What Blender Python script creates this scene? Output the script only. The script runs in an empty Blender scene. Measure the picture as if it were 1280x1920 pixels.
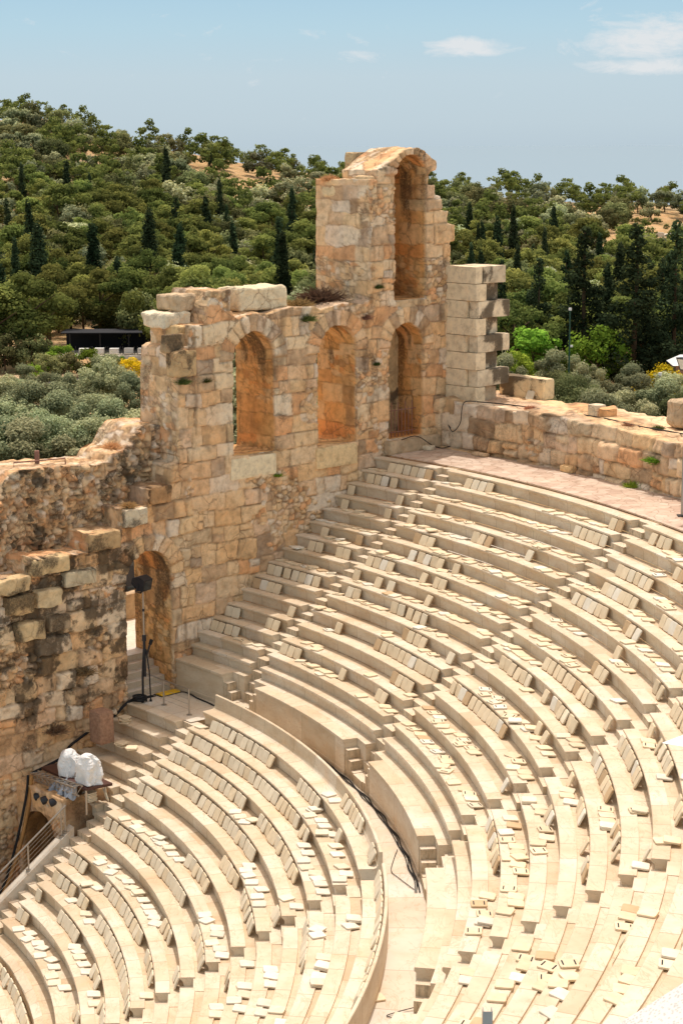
import bpy, math, random
import numpy as np
from mathutils import Matrix, Vector

R_ = math.radians
rng = np.random.default_rng(7)
random.seed(7)
SC = bpy.context.scene
COL = SC.collection

# ------------------------------------------------------------------ helpers
def link(o, parent=None):
    COL.objects.link(o)
    if parent is not None:
        o.parent = parent
    return o

def tag(o, label=None, cat=None, group=None, kind=None):
    if label: o['label'] = label
    if cat: o['category'] = cat
    if group: o['group'] = group
    if kind: o['kind'] = kind
    return o

def thing(name, label, cat, loc=(0, 0, 0), group=None):
    o = bpy.data.objects.new(name, None)
    o.empty_display_size = 0.2
    o.location = loc
    link(o)
    return tag(o, label, cat, group)

def mesh_data(name, verts, faces, mat=None, smooth=False, col=None, tone=None):
    """faces: list of index tuples, or an (n,4)/(n,3) array"""
    me = bpy.data.meshes.new(name)
    verts = np.asarray(verts, dtype=np.float32).reshape(-1, 3)
    if isinstance(faces, np.ndarray):
        n, k = faces.shape
        me.vertices.add(len(verts)); me.vertices.foreach_set('co', verts.ravel())
        me.loops.add(n * k); me.loops.foreach_set('vertex_index', faces.astype(np.int32).ravel())
        me.polygons.add(n)
        me.polygons.foreach_set('loop_start', np.arange(0, n * k, k, dtype=np.int32))
        me.polygons.foreach_set('loop_total', np.full(n, k, dtype=np.int32))
        me.update(calc_edges=True)
        me.validate()
    else:
        me.from_pydata(verts.tolist(), [], faces)
        me.update()
    if col is not None:
        a = me.color_attributes.new('col', 'FLOAT_COLOR', 'POINT')
        c = np.zeros((len(verts), 4), np.float32); col = np.asarray(col); c[:, :col.shape[1]] = col
        a.data.foreach_set('color', c.ravel())
    if tone is not None:
        a = me.attributes.new('tone', 'FLOAT', 'FACE')
        a.data.foreach_set('value', np.asarray(tone, np.float32))
    if smooth:
        me.polygons.foreach_set('use_smooth', np.ones(len(me.polygons), bool))
    if mat is not None:
        me.materials.append(mat)
    return me

def part(name, parent, verts, faces, mat, smooth=False, col=None, tone=None):
    """one mesh object; world coordinates in, stored relative to its parent's location"""
    v = np.asarray(verts, dtype=np.float64).reshape(-1, 3).copy()
    off = np.zeros(3); p = parent
    while p is not None:
        off += np.array(p.location); p = p.parent
    o = bpy.data.objects.new(name, mesh_data(name, v - off, faces, mat, smooth, col, tone))
    return link(o, parent)

class MB:
    """collects simple shapes that make ONE mesh"""
    def __init__(s): s.v = []; s.f = []
    def add(s, v, f):
        n = len(s.v); s.v += [tuple(map(float, q)) for q in v]; s.f += [tuple(i + n for i in q) for q in f]; return s
    def hexa(s, c):
        return s.add(c, [(0, 3, 2, 1), (4, 5, 6, 7), (0, 1, 5, 4), (1, 2, 6, 5), (2, 3, 7, 6), (3, 0, 4, 7)])
    def box(s, c, sx, sy, sz, rz=0.0):
        ca, sa = math.cos(rz), math.sin(rz); q = []
        for z in (-.5, .5):
            for x, y in ((-.5, -.5), (.5, -.5), (.5, .5), (-.5, .5)):
                X, Y = x * sx, y * sy
                q.append((c[0] + X * ca - Y * sa, c[1] + X * sa + Y * ca, c[2] + z * sz))
        return s.hexa(q)
    def tube(s, pts, r, n=8, cap=True, r1=None):
        pts = [Vector(p) for p in pts]; m = len(pts); rings = []
        up = Vector((0.13, 0.21, 1)).normalized()
        for i, p in enumerate(pts):
            d = (pts[min(i + 1, m - 1)] - pts[max(i - 1, 0)]).normalized()
            a = d.cross(up)
            if a.length < 1e-3: a = d.cross(Vector((1, 0, 0)))
            a.normalize(); b = d.cross(a).normalized()
            rr = r if r1 is None else r + (r1 - r) * i / max(1, m - 1)
            rings.append([p + (a * math.cos(2 * math.pi * k / n) + b * math.sin(2 * math.pi * k / n)) * rr for k in range(n)])
        f = []
        for i in range(m - 1):
            for k in range(n):
                f.append((i * n + k, i * n + (k + 1) % n, (i + 1) * n + (k + 1) % n, (i + 1) * n + k))
        if cap:
            f.append(tuple(range(n - 1, -1, -1))); f.append(tuple((m - 1) * n + k for k in range(n)))
        return s.add([q for r_ in rings for q in r_], f)
    def build(s, name, mat, parent=None, smooth=False):
        return part(name, parent, s.v, s.f, mat, smooth)

# noise ------------------------------------------------------------
def _h(ix, iy, iz, seed):
    n = (ix * 374761393 + iy * 668265263 + iz * 2147483647 + seed * 974711) & 0xffffffff
    n = ((n ^ (n >> 13)) * 1274126177) & 0xffffffff
    n = n ^ (n >> 16)
    return (n & 0xffff) / 65535.0

def vnoise(x, y, z=0.0, seed=0):
    x, y, z = np.broadcast_arrays(np.asarray(x, float), np.asarray(y, float), np.asarray(z, float))
    ix, iy, iz = [np.floor(q).astype(np.int64) for q in (x, y, z)]
    fx, fy, fz = x - ix, y - iy, z - iz
    fx, fy, fz = [q * q * (3 - 2 * q) for q in (fx, fy, fz)]
    r = 0
    for a in (0, 1):
        for b in (0, 1):
            for c in (0, 1):
                w = (fx if a else 1 - fx) * (fy if b else 1 - fy) * (fz if c else 1 - fz)
                r = r + w * _h(ix + a, iy + b, iz + c, seed)
    return r

def fbm(x, y, z=0.0, seed=0, o=4):
    r = 0; amp = .5; f = 1.0; tot = 0
    for i in range(o):
        r = r + amp * vnoise(np.asarray(x) * f, np.asarray(y) * f, np.asarray(z) * f, seed + i * 17); tot += amp
        amp *= .5; f *= 2.03
    return r / tot

def sstep(a, b, x):
    t = np.clip((x - a) / (b - a), 0, 1); return t * t * (3 - 2 * t)

# ------------------------------------------------------------------ materials
def new_mat(name, rough=.8, spec=.3):
    m = bpy.data.materials.new(name); m.use_nodes = True
    nt = m.node_tree; b = nt.nodes['Principled BSDF']
    b.inputs['Roughness'].default_value = rough
    b.inputs['Specular IOR Level'].default_value = spec
    return m, nt, b

def N(nt, typ, **kw):
    n = nt.nodes.new(typ)
    for k, v in kw.items():
        if hasattr(n, k): setattr(n, k, v)
        else: n.inputs[k].default_value = v
    return n

def mix(nt, a, b, fac, mode='MIX'):
    n = nt.nodes.new('ShaderNodeMix'); n.data_type = 'RGBA'; n.blend_type = mode
    for s, v in ((n.inputs[6], a), (n.inputs[7], b), (n.inputs[0], fac)):
        if isinstance(v, bpy.types.NodeSocket): nt.links.new(v, s)
        elif isinstance(v, (int, float)): s.default_value = v
        else: s.default_value = (*v, 1)
    return n.outputs[2]

def ramp(nt, src, stops):
    n = nt.nodes.new('ShaderNodeValToRGB'); e = n.color_ramp.elements
    while len(e) < len(stops): e.new(.5)
    for i, (p, c) in enumerate(stops):
        e[i].position = p; e[i].color = (*((c, c, c) if isinstance(c, (int, float)) else c), 1)
    nt.links.new(src, n.inputs[0]); return n.outputs[0]

def noise(nt, scale, detail=4, vec=None, rough=.55, dist=0.0):
    n = N(nt, 'ShaderNodeTexNoise'); n.inputs['Scale'].default_value = scale
    n.inputs['Detail'].default_value = detail; n.inputs['Roughness'].default_value = rough
    n.inputs['Distortion'].default_value = dist
    if vec is not None: nt.links.new(vec, n.inputs['Vector'])
    return n.outputs['Fac']

def world_vec(nt, scale=(1, 1, 1)):
    g = N(nt, 'ShaderNodeNewGeometry'); m = N(nt, 'ShaderNodeMapping')
    m.inputs['Scale'].default_value = scale
    nt.links.new(g.outputs['Position'], m.inputs['Vector']); return m.outputs['Vector']

def bump(nt, b, h, strength=.3, dist=.03):
    n = N(nt, 'ShaderNodeBump'); n.inputs['Strength'].default_value = strength; n.inputs['Distance'].default_value = dist
    nt.links.new(h, n.inputs['Height']); nt.links.new(n.outputs['Normal'], b.inputs['Normal'])

def plain(name, c, rough=.6, spec=.3, metal=0.0, var=.12, scale=6.0):
    m, nt, b = new_mat(name, rough, spec); b.inputs['Metallic'].default_value = metal
    f = noise(nt, scale, 5, world_vec(nt))
    lo = tuple(x * (1 - var) for x in c); hi = tuple(min(1, x * (1 + var)) for x in c)
    nt.links.new(ramp(nt, f, [(.3, lo), (.7, hi)]), b.inputs['Base Color'])
    return m

def marble(name, stain=0.0, dirt=.36, base=((.63, .51, .37), (.73, .64, .51)), pave=False):
    m, nt, b = new_mat(name, .55, .35)
    wv = world_vec(nt)
    c = ramp(nt, noise(nt, .9, 5, world_vec(nt, (1, 1, 2.5))), [(.32, base[0]), (.62, base[1])])
    at = N(nt, 'ShaderNodeAttribute', attribute_name='tone')
    c = mix(nt, c, ramp(nt, at.outputs['Fac'], [(0, (.50, .43, .35)), (.35, (.86, .80, .70)), (.75, (.97, .94, .88)), (1, (1.0, 1.0, 1.0))]), 1.0, 'MULTIPLY')
    # warm drifts and thin brown veins
    w = ramp(nt, noise(nt, .55, 3, wv, .5, 1.5), [(.55, 0.0), (.75, 1.0)])
    c = mix(nt, c, (.72, .47, .25), N_mul(nt, w, .35))
    vn = noise(nt, 1.6, 6, world_vec(nt, (1, .45, 1.4)), .6, 1.2)
    vein = ramp(nt, vn, [(.485, 0.0), (.5, 1.0), (.515, 0.0)])
    c = mix(nt, c, (.48, .30, .16), N_mul(nt, vein, .55))
    d = ramp(nt, noise(nt, 7, 8, wv, .7), [(.45, 0.0), (.8, 1.0)])
    c = mix(nt, c, (.45, .36, .25), N_mul(nt, d, dirt))
    if stain > 0:
        g = N(nt, 'ShaderNodeNewGeometry'); sx = N(nt, 'ShaderNodeSeparateXYZ'); nt.links.new(g.outputs['Normal'], sx.inputs[0])
        ab = N(nt, 'ShaderNodeMath', operation='ABSOLUTE'); nt.links.new(sx.outputs[2], ab.inputs[0])
        side = ramp(nt, ab.outputs[0], [(.2, 1.0), (.5, 0.0)])
        st = ramp(nt, noise(nt, 5, 8, world_vec(nt, (1.6, 1.6, .45)), .8), [(.44, 0.0), (.66, 1.0)])
        k = N(nt, 'ShaderNodeMath', operation='MULTIPLY'); nt.links.new(side, k.inputs[0]); nt.links.new(st, k.inputs[1])
        c = mix(nt, c, (.10, .075, .05), N_mul(nt, k.outputs[0], stain))
    nt.links.new(c, b.inputs['Base Color'])
    bump(nt, b, noise(nt, 22, 6, wv, .65), .22, .012)
    return m

def N_mul(nt, s, k):
    n = N(nt, 'ShaderNodeMath', operation='MULTIPLY'); nt.links.new(s, n.inputs[0]); n.inputs[1].default_value = k
    return n.outputs[0]

def stone(name, pit=.5, bstr=.6, crack=.6):
    m, nt, b = new_mat(name, .92, .15)
    at = N(nt, 'ShaderNodeAttribute', attribute_name='col'); wv = world_vec(nt)
    c = mix(nt, at.outputs['Color'], ramp(nt, noise(nt, 3.2, 10, wv, .7), [(.25, (.60, .56, .52)), (.52, (1, 1, 1)), (.8, (1.22, 1.18, 1.10))]), 1.0, 'MULTIPLY')
    # hairline cracks and small mortar joints
    dv = N(nt, 'ShaderNodeVectorMath', operation='ADD'); nz = N(nt, 'ShaderNodeTexNoise'); nz.inputs['Scale'].default_value = 2.2; nz.inputs['Detail'].default_value = 5
    nt.links.new(wv, nz.inputs['Vector']); sc = N(nt, 'ShaderNodeVectorMath', operation='SCALE'); sc.inputs[3].default_value = .55
    nt.links.new(nz.outputs['Color'], sc.inputs[0]); nt.links.new(wv, dv.inputs[0]); nt.links.new(sc.outputs[0], dv.inputs[1])
    vo = N(nt, 'ShaderNodeTexVoronoi', feature='DISTANCE_TO_EDGE'); vo.inputs['Scale'].default_value = 1.15; nt.links.new(dv.outputs[0], vo.inputs['Vector'])
    ck = ramp(nt, vo.outputs['Distance'], [(.0, 1.0), (.045, 0.0)]); mk = ramp(nt, noise(nt, .6, 3, wv), [(.45, 0.0), (.6, 1.0)])
    mm = N(nt, 'ShaderNodeMath', operation='MULTIPLY'); nt.links.new(ck, mm.inputs[0]); nt.links.new(mk, mm.inputs[1])
    c = mix(nt, c, (.27, .155, .085), N_mul(nt, mm.outputs[0], crack))
    p = ramp(nt, noise(nt, 16, 8, wv, .8), [(.30, 1.0), (.40, 0.0)])
    c = mix(nt, c, (.20, .12, .065), N_mul(nt, p, pit))
    o = ramp(nt, noise(nt, .9, 8, wv, .75), [(.56, 0.0), (.68, 1.0)])
    c = mix(nt, c, (.66, .36, .15), N_mul(nt, o, .30))
    # black crust: speckled where the stain value (alpha) is high
    a_ = N(nt, 'ShaderNodeMath', operation='MULTIPLY_ADD'); nt.links.new(noise(nt, 11, 12, wv, .85), a_.inputs[0]); a_.inputs[1].default_value = 1.7
    nt.links.new(at.outputs['Alpha'], a_.inputs[2])
    c = mix(nt, c, (.070, .050, .032), N_ramp01(nt, a_.outputs[0], 1.08, 1.60, .86))
    nt.links.new(c, b.inputs['Base Color'])
    h = N(nt, 'ShaderNodeMath', operation='SUBTRACT'); nt.links.new(noise(nt, 9, 10, wv, .72), h.inputs[0]); nt.links.new(N_mul(nt, mm.outputs[0], .5), h.inputs[1])
    bump(nt, b, h.outputs[0], bstr, .07)
    return m

def N_ramp01(nt, s, lo, hi, top):
    n = N(nt, 'ShaderNodeMapRange'); n.interpolation_type = 'SMOOTHSTEP'; nt.links.new(s, n.inputs[0])
    n.inputs[1].default_value = lo; n.inputs[2].default_value = hi; n.inputs[3].default_value = 0; n.inputs[4].default_value = top
    return n.outputs[0]

def leaf_mat(name, dark, light, trans=.25):
    m = bpy.data.materials.new(name); m.use_nodes = True; nt = m.node_tree; nt.nodes.clear()
    out = N(nt, 'ShaderNodeOutputMaterial'); at = N(nt, 'ShaderNodeAttribute', attribute_name='col')
    oi = N(nt, 'ShaderNodeObjectInfo')
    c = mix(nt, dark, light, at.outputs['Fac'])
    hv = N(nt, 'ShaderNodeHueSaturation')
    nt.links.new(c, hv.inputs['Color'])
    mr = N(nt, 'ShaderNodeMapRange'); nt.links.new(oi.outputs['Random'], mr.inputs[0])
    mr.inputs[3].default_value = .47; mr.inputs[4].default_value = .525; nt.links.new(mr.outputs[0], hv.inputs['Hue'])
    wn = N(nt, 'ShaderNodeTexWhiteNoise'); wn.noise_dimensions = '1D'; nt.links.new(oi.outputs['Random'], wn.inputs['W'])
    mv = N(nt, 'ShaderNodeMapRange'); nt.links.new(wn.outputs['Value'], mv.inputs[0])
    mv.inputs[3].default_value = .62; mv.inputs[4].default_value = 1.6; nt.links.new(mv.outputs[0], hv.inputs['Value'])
    d = N(nt, 'ShaderNodeBsdfDiffuse'); t = N(nt, 'ShaderNodeBsdfTranslucent'); ms = N(nt, 'ShaderNodeMixShader'); ms.inputs[0].default_value = trans
    nt.links.new(hv.outputs[0], d.inputs[0]); nt.links.new(hv.outputs[0], t.inputs[0])
    nt.links.new(d.outputs[0], ms.inputs[1]); nt.links.new(t.outputs[0], ms.inputs[2]); nt.links.new(ms.outputs[0], out.inputs[0])
    return m

M = {}
M['marble'] = marble('seat_marble')
M['riser'] = marble('stair_marble', stain=.7)
M['ledge'] = marble('ledge_marble', dirt=.65, base=((.60, .47, .32), (.72, .61, .47)))
M['pave'] = marble('walkway_marble', dirt=.12, base=((.60, .53, .44), (.69, .63, .54)))
M['stone'] = stone('weathered_stone')
M['ashlar'] = stone('ashlar_stone', pit=.3, bstr=.3, crack=.25)
M['rubble'] = stone('rubble_stone', pit=.7, bstr=.8)
M['steel'] = plain('brushed_steel', (.42, .38, .33), .35, .5, .8, .06)
M['dark_metal'] = plain('dark_metal', (.03, .03, .035), .45, .4, .3)
M['black'] = plain('black_rubber_and_shade', (.012, .012, .013), .6)
M['grey_plastic'] = plain('grey_plastic_sheet', (.30, .33, .38), .4, .5)
M['white_cover'] = plain('white_cover_fabric', (.80, .79, .77), .6, .3, 0, .04)
M['brown_board'] = plain('brown_board', (.085, .035, .025), .5, .4)
M['brown_stone'] = plain('brown_stone', (.34, .20, .13), .9, .2, 0, .25, 9)
M['yellow'] = plain('yellow_plastic', (.75, .45, .02), .5, .4)
M['rust'] = plain('rusty_iron', (.28, .14, .10), .8, .3)
M['hose'] = plain('orange_hose', (.38, .19, .06), .6)
M['lens'] = plain('lamp_glass', (.60, .58, .50), .15, .6)
M['white_paint'] = plain('white_paint', (.78, .78, .76), .5)
M['green_paint'] = plain('green_paint', (.02, .07, .05), .5)
M['teal_paint'] = plain('teal_paint', (.03, .12, .17), .5)
M['glass'] = plain('dark_glass', (.02, .025, .03), .1, .6)
M['awning'] = plain('dark_awning', (.012, .014, .02), .8)
M['terracotta'] = plain('terracotta', (.30, .10, .05), .8)
M['bark'] = plain('bark', (.10, .065, .04), .9, .1, 0, .4, 3)
M['dry'] = plain('dry_grass', (.42, .25, .10), .9, .1, 0, .4, 8)

def cushion_mat(name, c):
    m, nt, b = new_mat(name, .6, .25)
    oi = N(nt, 'ShaderNodeObjectInfo')
    k = ramp(nt, oi.outputs['Random'], [(0, tuple(x * .84 for x in c)), (1, tuple(min(.9, x * 1.12) for x in c))])
    f = ramp(nt, noise(nt, 5, 5, world_vec(nt), .6), [(.3, (.88, .86, .82)), (.65, (1, 1, 1))])
    nt.links.new(mix(nt, k, f, 1.0, 'MULTIPLY'), b.inputs['Base Color'])
    return m
M['cush_white'] = cushion_mat('cream_vinyl', (.80, .74, .62))
M['cush_beige'] = cushion_mat('beige_vinyl', (.79, .65, .45))
M['cush_pale'] = cushion_mat('pale_vinyl', (.80, .70, .53))
M['cush_tan'] = cushion_mat('tan_vinyl', (.58, .41, .24))

# ------------------------------------------------------------------ theatre frame
# origin = centre of the seating circle; U runs along the ruined wall, NB points behind it
CAM = np.array([29.74075405, -48.5757431, 18.98996906])
PITCH, ROLL, FPX = 0.1955106794, -0.0036738007, 3475.658772
A0 = R_(43.0)
U = np.array([math.cos(A0), math.sin(A0), 0.0]); NB = np.array([-math.sin(A0), math.cos(A0), 0.0])
D0 = 0.495
def tdz(t, d, z): return U * t + NB * d + np.array([0, 0, z])
def TDZ(t, d, z):
    t, d, z = np.broadcast_arrays(t, d, z)
    return t[..., None] * U + d[..., None] * NB + z[..., None] * np.array([0, 0, 1.0])
def pol(r, th, z): return np.array([r * math.cos(th), r * math.sin(th), z])

RU1, DR, DZU = 33.235, .75, .4531
RT0, ZT0, DRL, DZL = 30.2795, -1.705, .7463, .4660
ZW = -2.175                                   # curved walkway level
ZF = 5.93                                     # upper walkway level
def end_angle(phi, d, r): return R_(phi) + math.asin(max(-1, min(1, d / r)))
UP = {'A': ((43.0, .50), (43.12, -3.466)), 'B': ((43.14, -4.144), (25.47, -2.867)), 'C': ((25.29, -3.621), (5.16, -.797)),
      'D': ((5.21, -1.677), (-12.22, .043)), 'E': ((-12.22, -.80), (-30.5, 0.6))}
LO = {'a': ((43.0, .50), (43.0, -2.92)), 'b': ((42.7, -3.607), (2.36, 1.089)), 'c': ((2.41, .22), (-36.0, 0.5))}
BLOCK = {'A': 'short upper block beside the arched wall', 'B': 'second upper block from the arched wall',
         'C': 'third upper block from the arched wall', 'D': 'fourth upper block from the arched wall',
         'E': 'upper block at the bottom right corner', 'a': 'short lower block under the arched doorway',
         'b': 'large lower block at the bottom left', 'c': 'lower block at the bottom centre'}
SHORT = {'A': 'block beside the arched wall', 'B': 'second upper block', 'C': 'third upper block', 'D': 'fourth upper block',
         'E': 'bottom right upper block', 'a': 'block under the doorway', 'b': 'large lower left block', 'c': 'bottom centre lower block'}
def nth(i): return f"{i}{'th' if 10 <= i % 100 <= 20 else {1: 'st', 2: 'nd', 3: 'rd'}.get(i % 10, 'th')}"

def arc_sweep(profile, ends, seg=.55, closed_ends=True, blk=(.9, 1.7), joint=.030, seed=0, capfloor=None):
    """sweep (r,z) profile between two end lines; returns verts, faces, per-face tone. Block joints are narrow dark segments."""
    g = np.random.default_rng(seed)
    pr = np.array(profile); n = len(pr); rm = pr[:, 0].mean()
    a0 = np.array([end_angle(*ends[0], r) for r in pr[:, 0]]); a1 = np.array([end_angle(*ends[1], r) for r in pr[:, 0]])
    L = abs(a0.mean() - a1.mean()) * rm
    w = [0.0]; tones = []; pos = 0.0
    while pos < L:
        b = g.uniform(*blk); e = min(L, pos + b)
        if L - e < .4: e = L
        t = np.clip(g.normal(.76, .20), .30, 1.0); k = max(1, int((e - pos) / seg))
        last = e >= L
        stop = e if last else e - joint
        for q in range(1, k + 1): w.append(pos + (stop - pos) * q / k); tones.append(t)
        if not last: w.append(e); tones.append(.12)
        pos = e
    w = np.array(w) / L; m = len(w)
    ang = a0[None, :] + (a1 - a0)[None, :] * w[:, None]
    V = np.stack([pr[None, :, 0] * np.cos(ang), pr[None, :, 0] * np.sin(ang), np.broadcast_to(pr[None, :, 1], ang.shape)], -1).reshape(-1, 3)
    F = []; T = []
    for i in range(m - 1):
        for j in range(n - 1):
            F.append((i * n + j, i * n + j + 1, (i + 1) * n + j + 1, (i + 1) * n + j)); T.append(tones[i])
    V = V.tolist()
    if closed_ends:
        zb = pr[:, 1].min() if capfloor is None else capfloor
        for i, rev in ((0, False), (m - 1, True)):
            loop = [i * n + j for j in range(n)]
            s = len(V)
            V.append([V[loop[-1]][0], V[loop[-1]][1], zb]); V.append([V[loop[0]][0], V[loop[0]][1], zb])
            lp = loop + [s, s + 1]
            F.append(tuple(lp[::-1] if rev else lp)); T.append(.7)
    return V, F, T

def seat_profile(r0, z0, dz):
    return [(r0 + .10, z0 - dz - .03), (r0 + .095, z0 - .22), (r0 + .075, z0 - .14), (r0 + .035, z0 - .09), (r0 + .004, z0 - .072),
            (r0 - .004, z0 - .045), (r0 + .0, z0 - .012), (r0 + .016, z0), (r0 + .43, z0), (r0 + .438, z0 - .05)]

def make_rows():
    for sec, blocks in (('U', UP), ('L', LO)):
        for bk, ends in blocks.items():
            ks = range(1, 15) if sec == 'U' else {'a': range(1, 7), 'b': range(0, 19), 'c': range(0, 11)}[bk]
            if bk == 'E': ks = range(1, 12)
            for k in ks:
                if sec == 'U': r0, z0, dz, dr = RU1 + DR * (k - 1), DZU * (k - 1), DZU, DR
                else: r0, z0, dz, dr = RT0 - DRL * k, ZT0 - DZL * k, DZL, DRL
                if sec == 'U': lab = f"pale marble seat row, {nth(k)} up from the walkway, in the {SHORT[bk]}"
                elif k == 0: lab = f"marble seat row with a tall curved backrest, topmost of the {SHORT[bk]}"
                elif bk == 'b' and k == 13: lab = "broken eroded stone seat row at the bottom left corner of the picture"
                else: lab = f"pale marble seat row, {nth(k)} below the walkway, in the {SHORT[bk]}"
                mid = (end_angle(*ends[0], r0) + end_angle(*ends[1], r0)) / 2
                t = thing('seat_row', lab, 'stone seating', tuple(pol(r0 + .3, mid, z0 - dz)), 'curved marble seat rows')
                sd = int(k * 31 + ord(bk))
                if sec == 'L' and k == 0:
                    v, f, tn = arc_sweep([(r0 + .10, z0 - dz - .03), (r0 + .095, z0 - .22), (r0 + .035, z0 - .09), (r0 - .004, z0 - .05),
                                          (r0 + .0, z0 - .012), (r0 + .016, z0), (r0 + .46, z0 + .0), (r0 + .53, z0 + .03)], ends, seed=sd, capfloor=z0 - .5)
                    part('bench', t, v, f, M['marble'], tone=tn)
                    v, f, tn = arc_sweep([(r0 + .531, z0 + .03), (r0 + .575, z0 + .10), (r0 + .60, z0 + .28), (r0 + .612, z0 + .50), (r0 + .63, z0 + .515),
                                          (r0 + .70, z0 + .515), (r0 + .715, z0 + .50), (r0 + .72, ZW - .03)], ends, seed=sd + 5, blk=(1.6, 2.6), capfloor=z0 - .5)
                    part('backrest', t, v, f, M['marble'], tone=tn)
                    continue
                v, f, tn = arc_sweep(seat_profile(r0, z0, dz), ends, seed=sd, capfloor=z0 - dz - .03)
                v = np.array(v)
                if bk == 'b' and k == 13:       # the broken row at the bottom left: chipped front and hollow top
                    rr = np.hypot(v[:, 0], v[:, 1]); th = np.arctan2(v[:, 1], v[:, 0])
                    q = fbm(th * 40, v[:, 2] * 3, 0, 5); edge = np.clip((r0 + .35 - rr) / .35, 0, 1)
                    sh = 1 + edge * (.0 + .012 * q); v[:, 0] *= sh; v[:, 1] *= sh; v[:, 2] -= edge * .16 * q
                part('bench', t, v, f, M['marble'], tone=tn)
                v, f, tn = arc_sweep([(r0 + .439, z0 - .052), (r0 + dr - .05, z0 - .058), (r0 + dr + .12, z0 - .058)], ends, seed=sd + 9, capfloor=z0 - .3)
                part('foot_ledge', t, v, f, M['ledge'], tone=tn)

def make_stairs():
    defs = [('AB', UP['A'][1], UP['B'][0], 'U', 'upper stairway nearest the arched wall, between the first and second seat blocks'),
            ('BC', UP['B'][1], UP['C'][0], 'U', 'upper stairway between the second and third seat blocks from the arched wall'),
            ('CD', UP['C'][1], UP['D'][0], 'U', 'upper stairway between the third and fourth seat blocks from the arched wall'),
            ('DE', UP['D'][1], UP['E'][0], 'U', 'upper stairway at the lower right, nearest the bottom right corner'),
            ('ab', (43.0, -2.90), LO['b'][0], 'L', 'lower stairway beside the steel railing, its step fronts stained dark'),
            ('bc', LO['b'][1], LO['c'][0], 'L', 'lower stairway between the two big lower seat blocks at the bottom')]
    for nm, e0, e1, sec, lab in defs:
        steps = []
        def seg(ra, rb, zt, h=.62): steps.append((ra, rb, zt, h))
        if sec == 'U':
            seg(32.1, 32.55, ZW + .30, .4); seg(32.52, 32.78, ZW + .66, .7); seg(32.75, 32.99, ZW + 1.02, .8); seg(32.96, 33.2, ZW + 1.45, .8)
            kmax = 14 if nm != 'DE' else 11
            for k in range(1, kmax + 1):
                r0, z0 = RU1 + DR * (k - 1), DZU * (k - 1)
                seg(r0 - .02, r0 + .40, z0 - .05 - DZU / 2); seg(r0 + .38, r0 + DR + .02, z0 - .04)
        else:
            for k in range(1 if nm == 'ab' else 0, 19 if nm == 'ab' else 12):
                r0, z0 = RT0 - DRL * k, ZT0 - DZL * k
                if k > 0: seg(r0 + .38, r0 + DRL + .02, z0 - .04)
                elif nm == 'bc': continue
                seg(r0 - .02, r0 + .40, z0 - .05 - DZL / 2)
        p0 = None
        for ra, rb, zt, h in steps:
            c = []
            for z in (zt - h, zt):
                for (ph, d), r in ((e0, ra), (e1, ra), (e1, rb), (e0, rb)):
                    c.append(pol(r, end_angle(ph, d, r), z))
            if p0 is None:
                p0 = thing('stairway', lab, 'stairs', tuple(c[0]))
            part('step', p0, c, MB().hexa([(0, 0, 0)] * 8).f, M['riser'], tone=[.5, random.uniform(.75, 1)] + [random.uniform(.35, .6)] * 4)

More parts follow.
